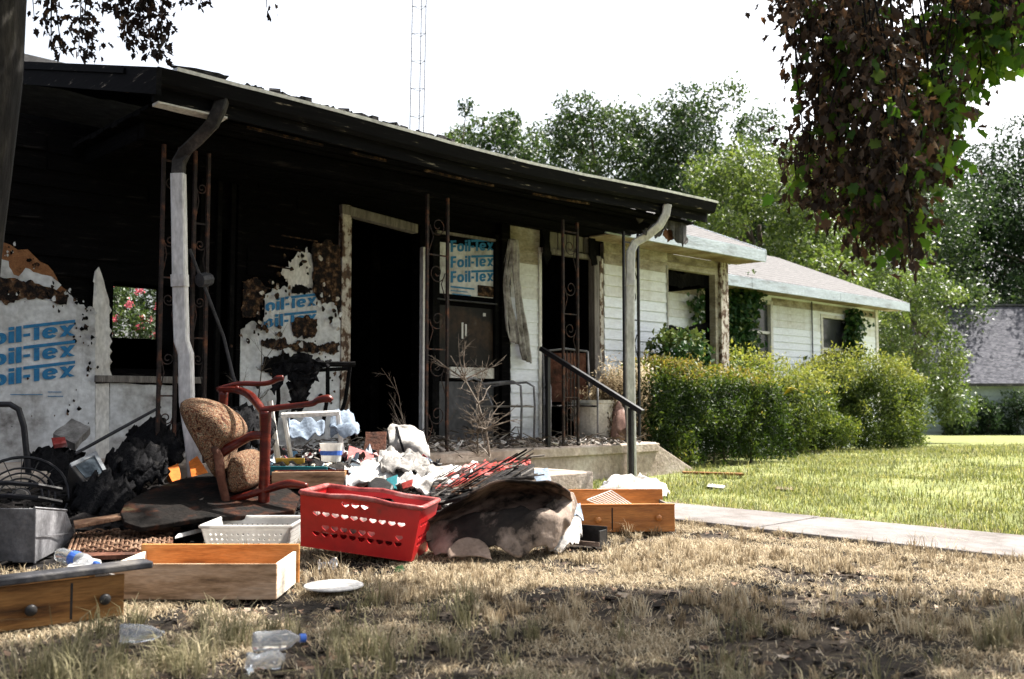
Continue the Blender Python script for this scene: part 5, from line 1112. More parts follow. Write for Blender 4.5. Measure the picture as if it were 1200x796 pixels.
# --- drawers
def drawer(name, label, o, ux, uy, w_, d_, hn, hf, mats, knobs=(), groove=None, lip=None, th=.014, up=UPV):
    t = thing(name, label, 'drawer', o+ux*w_/2+uy*d_/2); mn, mf, ms, mb_ = mats
    m = MB(); m.obox(o, ux*w_, uy*th, up*hn); near = m.build('near_panel', mn, t, bevel=.003)
    m = MB(); m.obox(o+uy*(d_-th)-ux*.012, ux*(w_+.024), uy*th*1.3, up*hf); m.build('far_panel', mf, t, bevel=.003)
    for x in (0, w_-th): m = MB(); m.obox(o+ux*x+uy*(th+.001), ux*th, uy*(d_-2*th-.002), up*min(hn, hf)*.97); m.build('side_panel', ms, t, bevel=.002)
    m = MB(); m.obox(o+ux*(th+.001)+uy*(th+.001)+up*.012, ux*(w_-2*th-.002), uy*(d_-2*th-.002), up*.006); m.build('bottom_panel', mb_, t)
    for kx, kz in knobs:
        c = o+ux*kx+up*kz; m = MB(); m.lathe([(.008, 0), (.008, .012), (.019, .016), (.021, .024), (.014, .031), (.004, .033)], 14, c, False, True, -uy); m.build('knob', mats[0] if lip is None else 'black_plastic', t, smooth=True)
    if groove is not None:
        for g in groove: m = MB(); m.obox(o+ux*(g-.004)-uy*.0015+up*.012, ux*.008, uy*.002, up*(hn-.024)); m.build('groove', 'black_plastic', near)
    return t
o = onZ(128, 703); o = atD(128, 700, 3.95); o.z = .006; drawer('drawer', 'large empty pale-sided wooden drawer lying open in the dead grass', o, RGT, FWD, .668, .37, .142, .168, ('pine_outside', 'pine', 'pale_wood', 'pine'))
p0 = onZ(678, 626); p1 = onZ(791, 625); ux, uy = fr(p0, p1); rd = drawer('drawer', 'honey-coloured dresser drawer with two round knobs beside the path', p0+Vector((0, 0, .01)), ux, uy, (p1-p0).length, .40, .158, .222, ('honey_wood', 'honey_wood', 'ash_wood', 'pale_wood'), [(.115, .075), (.485, .085)], [.205])
m = MB(); m.obox(p0+Vector((0, 0, .168))-uy*.008, ux*((p1-p0).length), uy*.03, UPV*.010); m.build('moulding', 'honey_wood', rd, bevel=.003)
p0 = onZ(-95, 757); p1 = onZ(145, 724); ux, uy = fr(p0, p1); L_ = (p1-p0).length
nd = drawer('drawer', 'dull brown drawer with dark knobs under a black-edged board, nearest the camera', p0+Vector((0, 0, .008)), ux, uy, L_, .33, .152, .14, ('dull_wood', 'dull_wood', 'ash_wood', 'pale_wood'), [(L_-.075, .072), (.33, .066)], [L_-.185], lip=1)
b0 = p0+ux*(-.05)-uy*.03+Vector((0, 0, .1625)); m = MB(); m.obox(b0, ux*(L_+.145)+UPV*.012, uy*.10, UPV*.026); tag(m.build('board', 'dark_top', bevel=.006), 'black-edged board lying along the top of the nearest drawer', 'board')
# --- armchair on its back
DC = 5.80
ch = thing('armchair', 'toppled mahogany armchair with worn tapestry upholstery', 'chair', atD(275, 600, DC))
def CP(x, y, d=0.0): return atD(x, y, DC+d)
def sweep(pts, rad, mt, name, n=8, flat=None):
    # smooth through control points
    P_ = [Vector(p) for p in pts]; out = []; rr = []
    if not isinstance(rad, list): rad = [rad]*len(P_)
    for i in range(len(P_)-1):
        a, b_, c, d = P_[max(i-1, 0)], P_[i], P_[i+1], P_[min(i+2, len(P_)-1)]
        for k in range(5):
            t = k/5; out.append(.5*((2*b_)+(c-a)*t+(2*a-5*b_+4*c-d)*t*t+(-a+3*b_-3*c+d)*t**3)); rr.append(rad[i]*(1-t)+rad[i+1]*t)
    out.append(P_[-1]); rr.append(rad[-1]); m = MB(); m.tube(out, rr, n, True, flat); return m.build(name, mt, ch, smooth=True)
sweep([CP(254, 456, .42), CP(280, 450, .40), CP(306, 450, .36), CP(318, 448, .35), CP(325, 444, .34), CP(332, 443, .34)], [.013, .016, .016, .017, .022, .017], 'mahogany', 'arm')
sweep([CP(307, 481, 0), CP(325, 478, 0), CP(351, 475, -.02), CP(366, 473, -.03), (CP(373, 469, -.03)), CP(384, 467, -.03), CP(389, 470, -.03)], [.022, .018, .017, .018, .020, .024, .015], 'mahogany', 'arm')
sweep([CP(256, 457, .42), CP(276, 457, .30), CP(291, 462, .18), CP(300, 471, .08), CP(309, 483, .0)], [.016, .020, .027, .026, .024], 'mahogany', 'crest_rail')
m = MB()
for i in range(6):
    t = .3+.1*i; a = CP(276, 457, .3).lerp(CP(300, 471, .08), (t-.25)*1.6); m.lathe([(.004, -.012), (.014, -.006), (.014, .006), (.004, .012)], 8, a+Vector((0, 0, .018)), True, True, (1, .2, -.5))
m.build('carving', 'mahogany', ch, smooth=True)
sweep([CP(311, 482, 0), CP(311, 510, 0), CP(310, 550, 0), CP(309, 594, .02)], [.036, .031, .032, .035], 'mahogany', 'leg', 10)
sweep([CP(262, 459, .40), CP(261, 490, .40), CP(258, 530, .38), CP(257, 572, .36)], [.030, .026, .026, .026], 'mahogany', 'leg', 10)
sweep([CP(258, 531, .02), CP(270, 524, .02), CP(283, 517, .02), CP(295, 511, .0), CP(308, 510, 0)], [.034, .030, .026, .026, .024], 'mahogany', 'seat_rail', 10)
sweep([CP(262, 588, .03), CP(285, 582, .0), CP(312, 574, .0), CP(338, 567, -.02), CP(360, 570, -.04)], [.022, .022, .024, .026, .018], 'mahogany', 'seat_rail', 10)
def cushion(name, px, d0, d1, mt, puff=.03):
    bm = bmesh.new(); cs = Vector((0, 0, 0))
    a = [CP(x, y, d0) for x, y in px]; c = [CP(x, y, d0)+FWD*(d1-d0)+Vector((0, 0, .02)) for x, y in px]; n_ = len(px)
    ca = sum(a, Vector())/n_ - FWD*puff; cc = sum(c, Vector())/n_ + FWD*puff
    ai = [p.lerp(ca, .45)-FWD*puff*.75 for p in a]; ci = [p.lerp(cc, .45)+FWD*puff*.75 for p in c]
    m = MB(); vs3 = a+c+ai+ci+[ca, cc]; f = []
    for i in range(n_):
        j = (i+1) % n_; f += [(i, n_+i, n_+j, j), (2*n_+i, i, j, 2*n_+j), (n_+i, 3*n_+i, 3*n_+j, n_+j), (4*n_, 2*n_+i, 2*n_+j), (4*n_+1, 3*n_+j, 3*n_+i)]
    m.add(vs3, f); bm.free(); o = m.build(name, mt, ch, smooth=True, sub=2); return o
cushion('backrest', [(202, 474), (206, 467), (222, 467), (246, 475), (264, 488), (275, 504), (274, 516), (262, 522), (258, 545), (256, 574), (246, 562), (230, 530), (212, 500)], -.02, .38, 'tapestry', .03)
cushion('seat', [(262, 536), (274, 530), (288, 532), (292, 552), (297, 574), (276, 580), (262, 586)], .0, .40, 'tapestry', .02)
sweep([CP(250, 524, -.045), CP(256, 536, -.045), CP(259, 560, -.04), CP(266, 592, -.03)], [.018, .030, .028, .024], 'rust_sheet', 'back_stile', 8)
# --- helpers for flat things
def plane3(p3):
    a, b_, c = [atD(*q) for q in p3]; nrm = (b_-a).cross(c-a).normalized(); nrm = -nrm if nrm.dot(a-Vector(_C)) > 0 else nrm; return a, nrm
def on_plane(x, y, pl):
    d = Vector(ray(x, y)); a, nrm = pl; C0 = Vector(_C); return C0 + d*((a-C0).dot(nrm)/d.dot(nrm))
def slab(name, mt, px, p3, th, label=None, cat=None, parent=None, amp=0, seed=0, bevel=.003, group=None):
    pl = plane3(p3); P_ = [on_plane(x, y, pl) for x, y in px]
    if amp:
        ux = (P_[1]-P_[0]).normalized(); uy = pl[1].cross(ux); o = P_[0]; uv = [((p-o).dot(ux), (p-o).dot(uy)) for p in P_]; P_ = [o+ux*q.x+uy*q.y for q in ragged(uv, amp, .04, seed)]
    m = MB(); n_ = len(P_); back = [p - pl[1]*th for p in P_]; m.add(P_+back, [tuple(range(n_)), tuple(range(2*n_-1, n_-1, -1))]+[(i, n_+i, n_+(i+1) % n_, (i+1) % n_) for i in range(n_)])
    o = m.build(name, mt, parent, bevel=bevel)
    bm = bmesh.new(); bm.from_mesh(o.data); bmesh.ops.recalc_face_normals(bm, faces=bm.faces); bmesh.ops.triangulate(bm, faces=[f for f in bm.faces if len(f.verts) > 4]); bm.to_mesh(o.data); bm.free()
    return tag(o, label, cat, group)
def catmull(L, t):
    n_ = len(L)-1; x = t*n_; i = min(int(x), n_-1); t = x-i; a, b_, c, d = L[max(i-1, 0)], L[i], L[i+1], L[min(i+2, n_)]
    return .5*((2*b_)+(c-a)*t+(2*a-5*b_+4*c-d)*t*t+(-a+3*b_-3*c+d)*t**3)
def patch(name, mt, rows, nu, nv, th, label=None, cat=None, parent=None, amp=.0, freq=6, seed=0, group=None, smooth=True, ragged_edge=0.0):
    """smooth sheet through rows of (pixel x, pixel y, distance), with folds"""
    R_ = [[atD(*q) for q in r] for r in rows]; m = MB(); G_ = []
    for i in range(nu+1):
        col = [catmull(r, i/nu) for r in R_]; line = []
        for j in range(nv+1):
            p = catmull(col, j/nv); q_ = p*freq+Vector((seed*3.7, seed, 0)); e = amp*(.55-1.5*abs(noise.noise(q_))-.7*abs(noise.noise(q_*2.3))+.3*noise.noise(q_*5)); p = p + Vector((e*.4, e*.4, e))
            if ragged_edge and (i in (0, nu) or j in (0, nv)): p = p + Vector((rnd.gauss(0, 1), rnd.gauss(0, 1), rnd.gauss(0, .4)))*ragged_edge
            line.append(p)
        G_.append(line)
    m.grid(G_); o = m.build(name, mt, parent, smooth=smooth, solid=th, offs=0); return tag(o, label, cat, group)
# --- burnt tabletop under the chair
t_p3 = [(142, 604, 5.35), (345, 596, 5.75), (245, 553, 6.25)]
tt = slab('table_top', 'burnt_tabletop', [(141, 600), (146, 590), (165, 578), (205, 563), (247, 553), (290, 560), (330, 568), (352, 582), (345, 598), (300, 604), (240, 606), (190, 614), (165, 618), (146, 612)], t_p3, .03, 'charred oval table top lying under the toppled armchair', 'table top', bevel=.006)
slab('stave', 'wicker', [(86, 610), (144, 601), (144, 605), (87, 616)], [(86, 612, 5.35), (144, 604, 5.4), (115, 600, 5.7)], .02, 'reddish wooden stave left of the charred table top', 'board')
# --- roll of burnt floor covering
fc = thing('floor_covering', 'buckled sheet of burnt brown floor covering with a curled edge', 'flooring', atD(590, 648, 5.15))
patch('curled_sheet', 'linoleum', [[(496, 612, 5.1), (520, 596, 5.05), (552, 578, 5.0), (585, 564, 5.0), (620, 562, 5.0), (650, 566, 5.05), (668, 575, 5.15)],
                              [(497, 620, 5.12), (522, 608, 5.25), (555, 594, 5.3), (588, 582, 5.35), (622, 580, 5.35), (652, 582, 5.3), (671, 584, 5.25)],
                              [(500, 636, 5.1), (524, 626, 5.15), (560, 614, 5.15), (592, 602, 5.15), (625, 600, 5.15), (655, 600, 5.15), (676, 592, 5.3)]], 36, 16, .010, parent=fc, amp=.02, freq=3, seed=2)
patch('lower_fold', 'linoleum_face', [[(498, 622, 5.16), (530, 612, 5.14), (570, 598, 5.1), (610, 592, 5.1), (640, 594, 5.1), (672, 590, 5.25)],
                                 [(502, 640, 5.12), (535, 630, 5.05), (575, 618, 5.0), (615, 610, 4.98), (645, 612, 5.0), (668, 612, 5.15)],
                                 [(510, 652, 5.02), (540, 648, 4.97), (580, 646, 4.93), (612, 648, 4.93), (640, 644, 5.0), (660, 636, 5.15)]], 30, 14, .010, parent=fc, amp=.07, freq=3.2, seed=5)
patch('curled_end', 'linoleum_face', [[(640, 590, 5.12), (655, 585, 5.2), (668, 578, 5.25), (676, 590, 5.3)], [(636, 610, 5.08), (652, 608, 5.15), (668, 604, 5.2), (672, 606, 5.25)], [(622, 640, 4.99), (640, 640, 5.06), (654, 636, 5.1), (664, 628, 5.15)]], 14, 12, .008, parent=fc, amp=.05, freq=5, seed=9)
patch('cardboard_scrap', 'cardboard', [[(524, 648, 4.86), (535, 636, 4.92), (552, 630, 4.95), (572, 640, 4.93)], [(527, 656, 4.84), (538, 652, 4.86), (556, 650, 4.86), (576, 655, 4.85)]], 10, 5, .006, 'crumpled brown cardboard scrap in front of the floor covering', 'cardboard', amp=.02, freq=9)
# --- charred mat of lattice strips above the roll
cm = thing('charred_lattice', 'charred tangled lattice of strips above the floor covering', 'lattice', atD(565, 600, 5.6))
patch('backing', 'rubble_base', [[(508, 566, 6.0), (550, 556, 6.1), (590, 546, 6.1), (626, 546, 6.1)], [(504, 592, 5.5), (545, 584, 5.45), (585, 566, 5.4), (626, 560, 5.45)]], 20, 10, .02, parent=cm, amp=.02, freq=7)
rnd.seed(3)
for k in range(150):
    x = rnd.uniform(504, 614); t = rnd.random(); y = 586-(x-506)*.26 - t*26 + 8; D = 5.45+t*.6; L = rnd.uniform(10, 30); s_ = rnd.choice((-1, 1)); p = atD(x, y, D); q = atD(x+L, y - L*.35 + s_*L*.25, D+rnd.uniform(-.05, .1)); d = (q-p)
    m = MB(); m.obox(p+UPV*rnd.uniform(.012, .035), d, FWD*rnd.uniform(.008, .02), UPV*.007+FWD*.003); m.build('strip', rnd.choice(('burnt_twig', 'char', 'wicker', 'ash_wood', 'ash_wood')), cm)
# --- clothes inside the red basket
m = MB(); G_ = []
for i in range(25):
    row = []
    for j in range(15):
        x = .05+.90*i/24; y = .06+.88*j/14; q_ = Vector((x*7, y*5, 2)); e = min(1, 14*min(x-.02, .98-x, y-.03, .97-y)); row.append(BP(x, y, .02+e*(.125+.08*(.6-1.6*abs(noise.noise(q_))))))
    G_.append(row)
m.grid(G_); tag(m.build('laundry', 'cloth_white', smooth=True, solid=.004), 'crumpled pale laundry inside the red basket', 'laundry')
# --- cloths
patch('white_cloth', 'cloth_white', [[(405, 548, 6.7), (440, 545, 6.7), (475, 550, 6.6), (510, 552, 6.5), (560, 548, 6.4)], [(402, 560, 6.3), (438, 560, 6.25), (475, 564, 6.2), (510, 566, 6.1), (556, 560, 6.0)], [(410, 572, 6.0), (445, 574, 5.95), (480, 578, 5.85), (512, 576, 5.8), (548, 572, 5.75)]], 44, 24, .006, 'heap of crumpled white cloth behind the red basket', 'cloth', amp=.10, freq=5.5, seed=1)
patch('red_cloth', 'cloth_red', [[(520, 562, 6.1), (552, 548, 6.2), (585, 541, 6.25), (618, 538, 6.3)], [(516, 570, 5.9), (550, 558, 5.95), (584, 548, 6.0), (622, 544, 6.05)], [(508, 578, 5.75), (545, 566, 5.75), (580, 556, 5.8), (615, 552, 5.9)]], 30, 14, .006, 'faded red and pink cloth folded over the charred lattice', 'cloth', amp=.055, freq=8, seed=4)
patch('grey_cloth', 'cloth_grey', [[(445, 528, 6.9), (460, 527, 7.0), (480, 532, 7.0), (500, 540, 6.9)], [(443, 540, 6.6), (460, 540, 6.6), (480, 545, 6.6), (504, 550, 6.5)], [(448, 553, 6.35), (465, 552, 6.3), (484, 556, 6.3), (502, 560, 6.25)]], 26, 18, .008, 'rumpled grey clothing in front of the striped cushion', 'cloth', amp=.07, freq=9, seed=6)
cu = patch('striped_cushion', 'cloth_white', [[(453, 505, 7.6), (462, 501, 7.7), (480, 503, 7.75), (494, 508, 7.75)], [(457, 522, 7.45), (470, 518, 7.45), (486, 522, 7.45), (500, 528, 7.5)], [(462, 540, 7.5), (476, 536, 7.45), (492, 539, 7.45), (506, 544, 7.5)]], 20, 16, .05, 'pale cushion with a dark stripe leaning on the porch edge', 'cushion', amp=.03, freq=5, seed=7)
patch('stripe', 'cloth_black', [[(463, 500, 7.61), (466, 500, 7.62)], [(468, 518, 7.37), (471, 518, 7.37)], [(474, 536, 7.38), (477, 536, 7.38)]], 3, 14, .004, parent=cu, amp=.0)
patch('rag', 'cloth_white', [[(640, 605, 5.35), (655, 602, 5.4), (668, 600, 5.45), (680, 606, 5.5)], [(640, 625, 5.2), (655, 622, 5.25), (668, 620, 5.3), (682, 622, 5.4)], [(642, 641, 5.1), (655, 641, 5.12), (668, 638, 5.2), (680, 632, 5.3)]], 22, 20, .005, 'dirty white rag between the floor covering and the honey drawer', 'cloth', amp=.06, freq=9, seed=8)
patch('blue_rag', 'cloth_blue', [[(655, 598, 5.5), (668, 592, 5.55), (680, 596, 5.6)], [(652, 612, 5.4), (668, 606, 5.4), (684, 604, 5.5)]], 14, 8, .005, 'pale blue rag tucked beside the honey drawer', 'cloth', amp=.05, freq=9, seed=10)
slab('card_sheet', 'cloth_blue', [(622, 552), (642, 548), (646, 564), (630, 567)], [(622, 566, 6.1), (646, 566, 6.1), (640, 548, 6.3)], .006, 'pale bluish folded card right of the red cloth', 'card')
slab('pink_board', 'pink_board', [(409, 522), (438, 532), (437, 552), (405, 550)], [(405, 552, 6.7), (438, 552, 6.75), (420, 524, 6.95)], .012, 'pink board standing up behind the red basket', 'board')
slab('rust_panel', 'rust_sheet', [(428, 506), (453, 506), (452, 545), (438, 548), (426, 528)], [(428, 546, 7.1), (452, 546, 7.1), (440, 506, 7.3)], .02, 'rust-red panel leaning behind the pink board', 'panel', amp=.012, seed=4)
slab('teal_scrap', 'teal', [(452, 561), (466, 556), (465, 573), (458, 572)], [(452, 572, 5.9), (466, 572, 5.9), (460, 556, 6.0)], .01, 'teal plastic scrap in the white cloth', 'scrap')
slab('orange_scrap', 'cloth_red', [(470, 566), (484, 561), (483, 570), (472, 573)], [(470, 572, 5.85), (484, 572, 5.85), (478, 561, 5.9)], .008, 'small orange-red scrap on the white cloth', 'scrap')
slab('black_shoe', 'black_plastic', [(430, 566), (440, 558), (452, 560), (462, 568), (460, 574), (432, 574)], [(430, 574, 5.85), (462, 574, 5.85), (446, 558, 6.0)], .05, 'black scorched shoe by the rim of the red basket', 'shoe', bevel=.015)
# --- trays and drawers on the heap
o = atD(289, 557, 6.45); tr_ = thing('framed_tray', 'teal and cream framed tray lying on the heap right of the armchair', 'tray', o+RGT*.27)
m = MB(); m.obox(o, RGT*.53-UPV*.004, FWD*.012, UPV*.060); m.build('front_edge', 'teal', tr_, bevel=.003)
m = MB(); m.obox(o+FWD*.013+UPV*.03, RGT*.53, FWD*.36, UPV*.008); m.build('tray_bed', 'paper', tr_)
for x in (0, .42, .505): m = MB(); m.obox(o+RGT*x+FWD*.013+UPV*.039, RGT*.022, FWD*.36, UPV*.032); m.build('divider', 'olive_paint' if x == 0 else 'pale_wood', tr_, bevel=.003)
m = MB(); m.obox(o+RGT*.10+FWD*.36+UPV*.04, RGT*.20, FWD*.02, UPV*.05); m.build('back_edge', 'olive_paint', tr_)
for i in range(3): m = MB(); m.obox(o+RGT*.447+FWD*(.04+.09*i)+UPV*.04, RGT*.052, FWD*.05, UPV*.02); m.build('slot', 'black_plastic', tr_)
o = atD(318, 573, 6.15); o.z = max(o.z, .2); drawer('small_drawer', 'small brown drawer jammed between the armchair leg and the red basket', o, (RGT+FWD*.12).normalized(), (FWD-RGT*.12).normalized(), .455, .22, .105, .10, ('pine_outside', 'mahogany', 'dull_wood', 'dull_wood'))
slab('orange_carton', 'orange_box', [(194, 549), (209, 543), (213, 561), (202, 565)], [(194, 562, 6.5), (213, 562, 6.55), (204, 543, 6.7)], .05, 'orange carton left of the white downspout', 'carton')
slab('orange_carton', 'orange_box', [(221, 541), (231, 534), (244, 554), (224, 559)], [(221, 558, 6.5), (244, 556, 6.5), (232, 534, 6.7)], .05, 'orange carton just right of the white downspout', 'carton')
# --- grey steel bin
gb = thing('steel_bin', 'dented grey steel bin lying on its side at the left', 'bin', atD(40, 660, 4.95)); endp = [(41, 596, 4.75), (78, 599, 5.2), (88, 625, 5.3), (73, 643, 5.22), (41, 660, 4.78)]
P_ = [atD(*q) for q in endp]; dx = -RGT*.62+FWD*.06; n_ = 5; m = MB(); m.add(P_+[p+dx*1.0 for p in P_], [(0, 1, 2, 3, 4), (9, 8, 7, 6, 5)]+[(i, 5+i, 5+(i+1) % 5, (i+1) % 5) for i in range(5)])
m.build('bin_body', 'grey_metal', gb, bevel=.006)
m = MB(); m.tube([P_[4]-RGT*.002, P_[0]-RGT*.002+UPV*.004, P_[1]+UPV*.004], .006, 5); m.build('rolled_edge', 'grey_metal', gb)
m = MB(); a = P_[0].lerp(P_[4], .45)+(-FWD)*.002; m.tube([P_[2]+Vector((0, 0, .003)), P_[0].lerp(P_[4], .52)+RGT*.004], .003, 4); m.build('seam', 'grey_metal', gb)
# --- woven mat, paper, bottles
wm = thing('woven_mat', 'brown woven wicker mat between the steel bin and the large drawer', 'mat', atD(140, 642, 5.1)); pl = plane3([(85, 640, 5.05), (200, 640, 5.1), (150, 622, 5.7)])
bs_ = [on_plane(x, y, pl) for x, y in ((82, 640), (100, 652), (200, 648), (205, 622), (108, 621))]; m = MB(); m.add(bs_+[p-Vector((0, 0, .02)) for p in bs_], [(0, 1, 2, 3, 4), (9, 8, 7, 6, 5)]+[(i, 5+i, 5+(i+1) % 5, (i+1) % 5) for i in range(5)]); m.build('backing', 'rust_sheet', wm)
for k in range(22):
    x = 86+k*5.2; a = on_plane(x+4, 623+abs(k-11)*.05, pl); c = on_plane(x-6+k*.3, 647, pl); mid = a.lerp(c, .5)+UPV*.012; m = MB(); m.tube([a+UPV*.004, mid, c+UPV*.004], .010, 5, True, .6); m.build('weaver', 'wicker', wm)
for k in range(9):
    y = 624+k*2.9; a = on_plane(88+k*.8, y, pl)+UPV*.010; c = on_plane(203-k*.2, y-1, pl)+UPV*.010; m = MB(); m.tube([a.lerp(c, t)+UPV*(.008*math.sin(t*34+k*3.14)) for t in np.linspace(0, 1, 24)], .007, 5); m.build('weaver', 'wicker', wm)
def bottle(label, a, b_, r, crush=.0, cap=True, band=True, group='discarded water bottles'):
    a = Vector(a); b_ = Vector(b_); L = (b_-a).length; ax = (b_-a)/L; t = thing('plastic_bottle', label, 'bottle', (a+b_)/2, group); m = MB(); prof = [(.3, 0), (.92, .03), (1, .1), (.94, .2), (1, .24), (.95, .34), (1, .38), (1, .6), (.95, .64), (1, .68), (.85, .78), (.45, .9), (.38, .93), (.38, 1.0)]
    m.lathe([(p*r, z*L) for p, z in prof], 16, a, True, True, ax)
    m.v = [tuple(Vector(v) + Vector((0, 0, -crush*r*.8*max(0, noise.noise(Vector(v)*22)+.2))) + Vector((noise.noise(Vector(v)*60), noise.noise(Vector(v)*60+Vector((5, 0, 0))), 0))*crush*r*.6) for v in m.v]
    m.build('bottle_body', 'bottle', t, smooth=True)
    if cap: m = MB(); m.lathe([(r*.44, -.002), (r*.44, .016), (r*.3, .018)], 12, b_, True, True, ax); m.build('cap', 'bottle_blue', t)
    if band: m = MB(); m.lathe([(r*1.02, L*.40), (r*1.03, L*.5), (r*1.02, L*.58)], 16, a, False, False, ax); m.build('label_band', 'bottle_blue', t)
a = onZ(70, 655, .06); c = onZ(98, 660, .05); bottle('clear bottle with blue label resting on papers behind the nearest drawer', atD(69, 650, 4.3), atD(112, 661, 4.15), .032)
bottle('crushed clear bottle in the weeds below the nearest drawer', onZ(140, 742, .035), onZ(192, 740, .03), .030, .6, False, False)
bottle('clear bottle with blue cap end lying in the foreground grass', onZ(296, 752, .065), onZ(352, 748, .06), .030, .2, True, False)
bottle('crumpled clear bottle lying just below the blue-capped one', onZ(290, 775, .03), onZ(334, 768, .03), .028, .9, False, False)
slab('paper_sheet', 'paper', [(78, 664), (92, 650), (118, 656), (120, 665)], [(78, 664, 4.15), (120, 665, 4.1), (92, 650, 4.3)], .004, 'white folded paper behind the nearest drawer', 'paper')
patch('crumpled_paper', 'paper', [[(372, 664, 4.8), (380, 656, 4.85), (394, 657, 4.85)], [(374, 672, 4.72), (384, 668, 4.73), (398, 671, 4.72)]], 12, 9, .003, 'crumpled white paper left of the red basket foot', 'paper', amp=.05, freq=18)
m = MB(); p = onZ(391, 688, .022); m.lathe([(.115, 0), (.125, .004), (.122, .010), (.10, .008), (.02, .006)], 28, p, True, True); tag(m.build('pot_lid', 'paper', smooth=True), 'flat white round lid on the grass below the red basket', 'lid')
p = onZ(470, 672, .02); patch('green_scrap', 'leaf_ivy', [[(462, 668, 4.72), (472, 664, 4.74)], [(462, 673, 4.68), (474, 672, 4.68)]], 4, 4, .01, 'small green and white scrap in front of the red basket', 'scrap', amp=.02)
# --- black box, wire rack, bag
t = thing('black_box', 'open black plastic box on the grass left of the honey drawer', 'box', onZ(685, 641)); p0 = onZ(667, 640); p1 = onZ(702, 643); ux, uy = fr(p0, p1); w_ = (p1-p0).length
for nm, a in (('front', (p0, ux*w_, uy*.008, UPV*.025)), ('back', (p0+uy*.10, ux*w_, uy*.008, UPV*.10)), ('side', (p0+uy*.009, ux*.008, uy*.09, UPV*.085)), ('side', (p0+ux*(w_-.008)+uy*.009, ux*.008, uy*.09, UPV*.085)), ('bottom', (p0+uy*.009+ux*.009, ux*(w_-.018), uy*.09, UPV*.006))):
    m = MB(); m.obox(a[0]+Vector((0, 0, .008)), *a[1:]); m.build('box_'+nm, 'cardboard' if nm == 'front' else 'black_plastic', t, bevel=.002)
wr = thing('wire_rack', 'thin white wire rack lying across the honey drawer', 'rack', atD(720, 592, 6.1)); pl = plane3([(690, 594, 6.05), (745, 594, 6.1), (715, 575, 6.35)])
fr_ = [on_plane(x, y, pl)+UPV*.012 for x, y in ((688, 588), (716, 577), (740, 593), (712, 597))]
m = MB(); m.tube(fr_+[fr_[0]], .004, 5); m.build('rack_frame', 'white_plastic', wr)
for k in range(1, 9): m = MB(); m.tube([fr_[0].lerp(fr_[1], k/9), fr_[3].lerp(fr_[2], k/9)], .003, 4); m.build('rack_wire', 'white_plastic', wr)
patch('trash_bag', 'cloth_white', [[(702, 574, 8.3), (712, 562, 8.6), (740, 558, 8.7), (765, 562, 8.6), (781, 572, 8.4)], [(700, 578, 8.15), (715, 569, 8.3), (740, 566, 8.35), (765, 568, 8.3), (785, 576, 8.15)], [(704, 584, 8.0), (716, 582, 8.0), (740, 581, 8.0), (763, 581, 8.0), (780, 582, 8.0)]], 30, 16, .01, 'slumped white bag behind the honey drawer', 'bag', amp=.06, freq=7, seed=3)
# --- porch end: pot, sack, patio chairs, dead shrub
pc = onZ(695, 516, ZS); pc.y = max(pc.y, YP+.16)
pt = thing('flower_pot', 'large pale tapered flower pot at the porch edge', 'pot', pc); m = MB(); m.lathe([(.185, .012), (.195, .05), (.225, .2), (.262, .42), (.278, .425), (.28, .46), (.258, .46), (.24, .38), (.2, .30)], 32, pc, True, True); m.build('pot_body', 'pot', pt, smooth=False)
m = MB(); m.lathe([(.21, .32), (.1, .34), (.02, .35)], 20, pc, False, True); m.build('soil', 'rubble_base', pt)
RS = np.random.RandomState(6); Pn = np.array(pc)+np.column_stack([RS.normal(size=500)*.13, RS.normal(size=500)*.11, .40+np.abs(RS.normal(size=500))*.12]); V, Fc = leafcards(Pn, .07, None, -.3, .25); fastmesh('dead_plant', V, Fc, 3, rep2(RS.uniform(0, .8, 500)), 'straw', pt)['kind'] = 'stuff'
sk = atD(720, 500, 10.05); patch('sack', 'terracotta', [[(719, 480, 10.35), (724, 474, 10.4), (730, 480, 10.4)], [(718, 496, 10.3), (724, 492, 10.3), (732, 498, 10.3)], [(717, 514, 10.25), (723, 515, 10.2), (732, 516, 10.25)]], 14, 18, .04, 'reddish torn sack leaning behind the flower pot', 'sack', amp=.05, freq=8)
def patio_chair(name, label, c, yaw, mt, seat_mt, back_h=.85, parts=True):
    t = thing(name, label, 'chair', c); M_ = Matrix.Rotation(yaw, 3, 'Z'); T = lambda x, y, z: c + M_ @ Vector((x, y, z))
    for sx in (-.26, .26):
        m = MB(); m.tube([T(sx, -.24, 0), T(sx, -.25, .40), T(sx, -.24, .60), T(sx, -.16, .645), T(sx, .10, .63), T(sx, .24, .60)], .012, 7); m.build('arm', mt, t, smooth=True)
        m = MB(); m.tube([T(sx, .26, 0), T(sx, .22, .40), T(sx, .34, back_h)], .012, 7); m.build('leg', mt, t)
    m = MB(); m.tube([T(-.26, .34, back_h), T(0, .345, back_h+.03), T(.26, .34, back_h)], .012, 7); m.build('back_rail', mt, t)
    m = MB(); P_ = [[T(-.26+.052*i, -.25+.047*j, .40+.012*noise.noise(Vector((i*.8, j*.8, yaw)))) for j in range(11)] for i in range(11)]; m.grid(P_); m.build('seat', seat_mt, t, solid=.012)
    if parts:
        m = MB(); P_ = [[T(-.235+.047*i, .25+.08*j/6, .44+(back_h-.46)*j/6) for j in range(7)] for i in range(11)]; m.grid(P_); m.build('backrest', 'rust_sheet', t, solid=.012)
    return t
patio_chair('patio_chair', 'rusty metal-backed patio chair in the second doorway', Vector((8.0, 7.35, ZS)), math.radians(-38), 'grey_metal', 'rubble_base', 1.02)
patio_chair('patio_chair', 'burnt patio chair with a scorched seat beside the dead shrub', Vector((6.95, 7.30, ZS)), math.radians(30), 'grey_metal', 'ash_wood', .66, False)
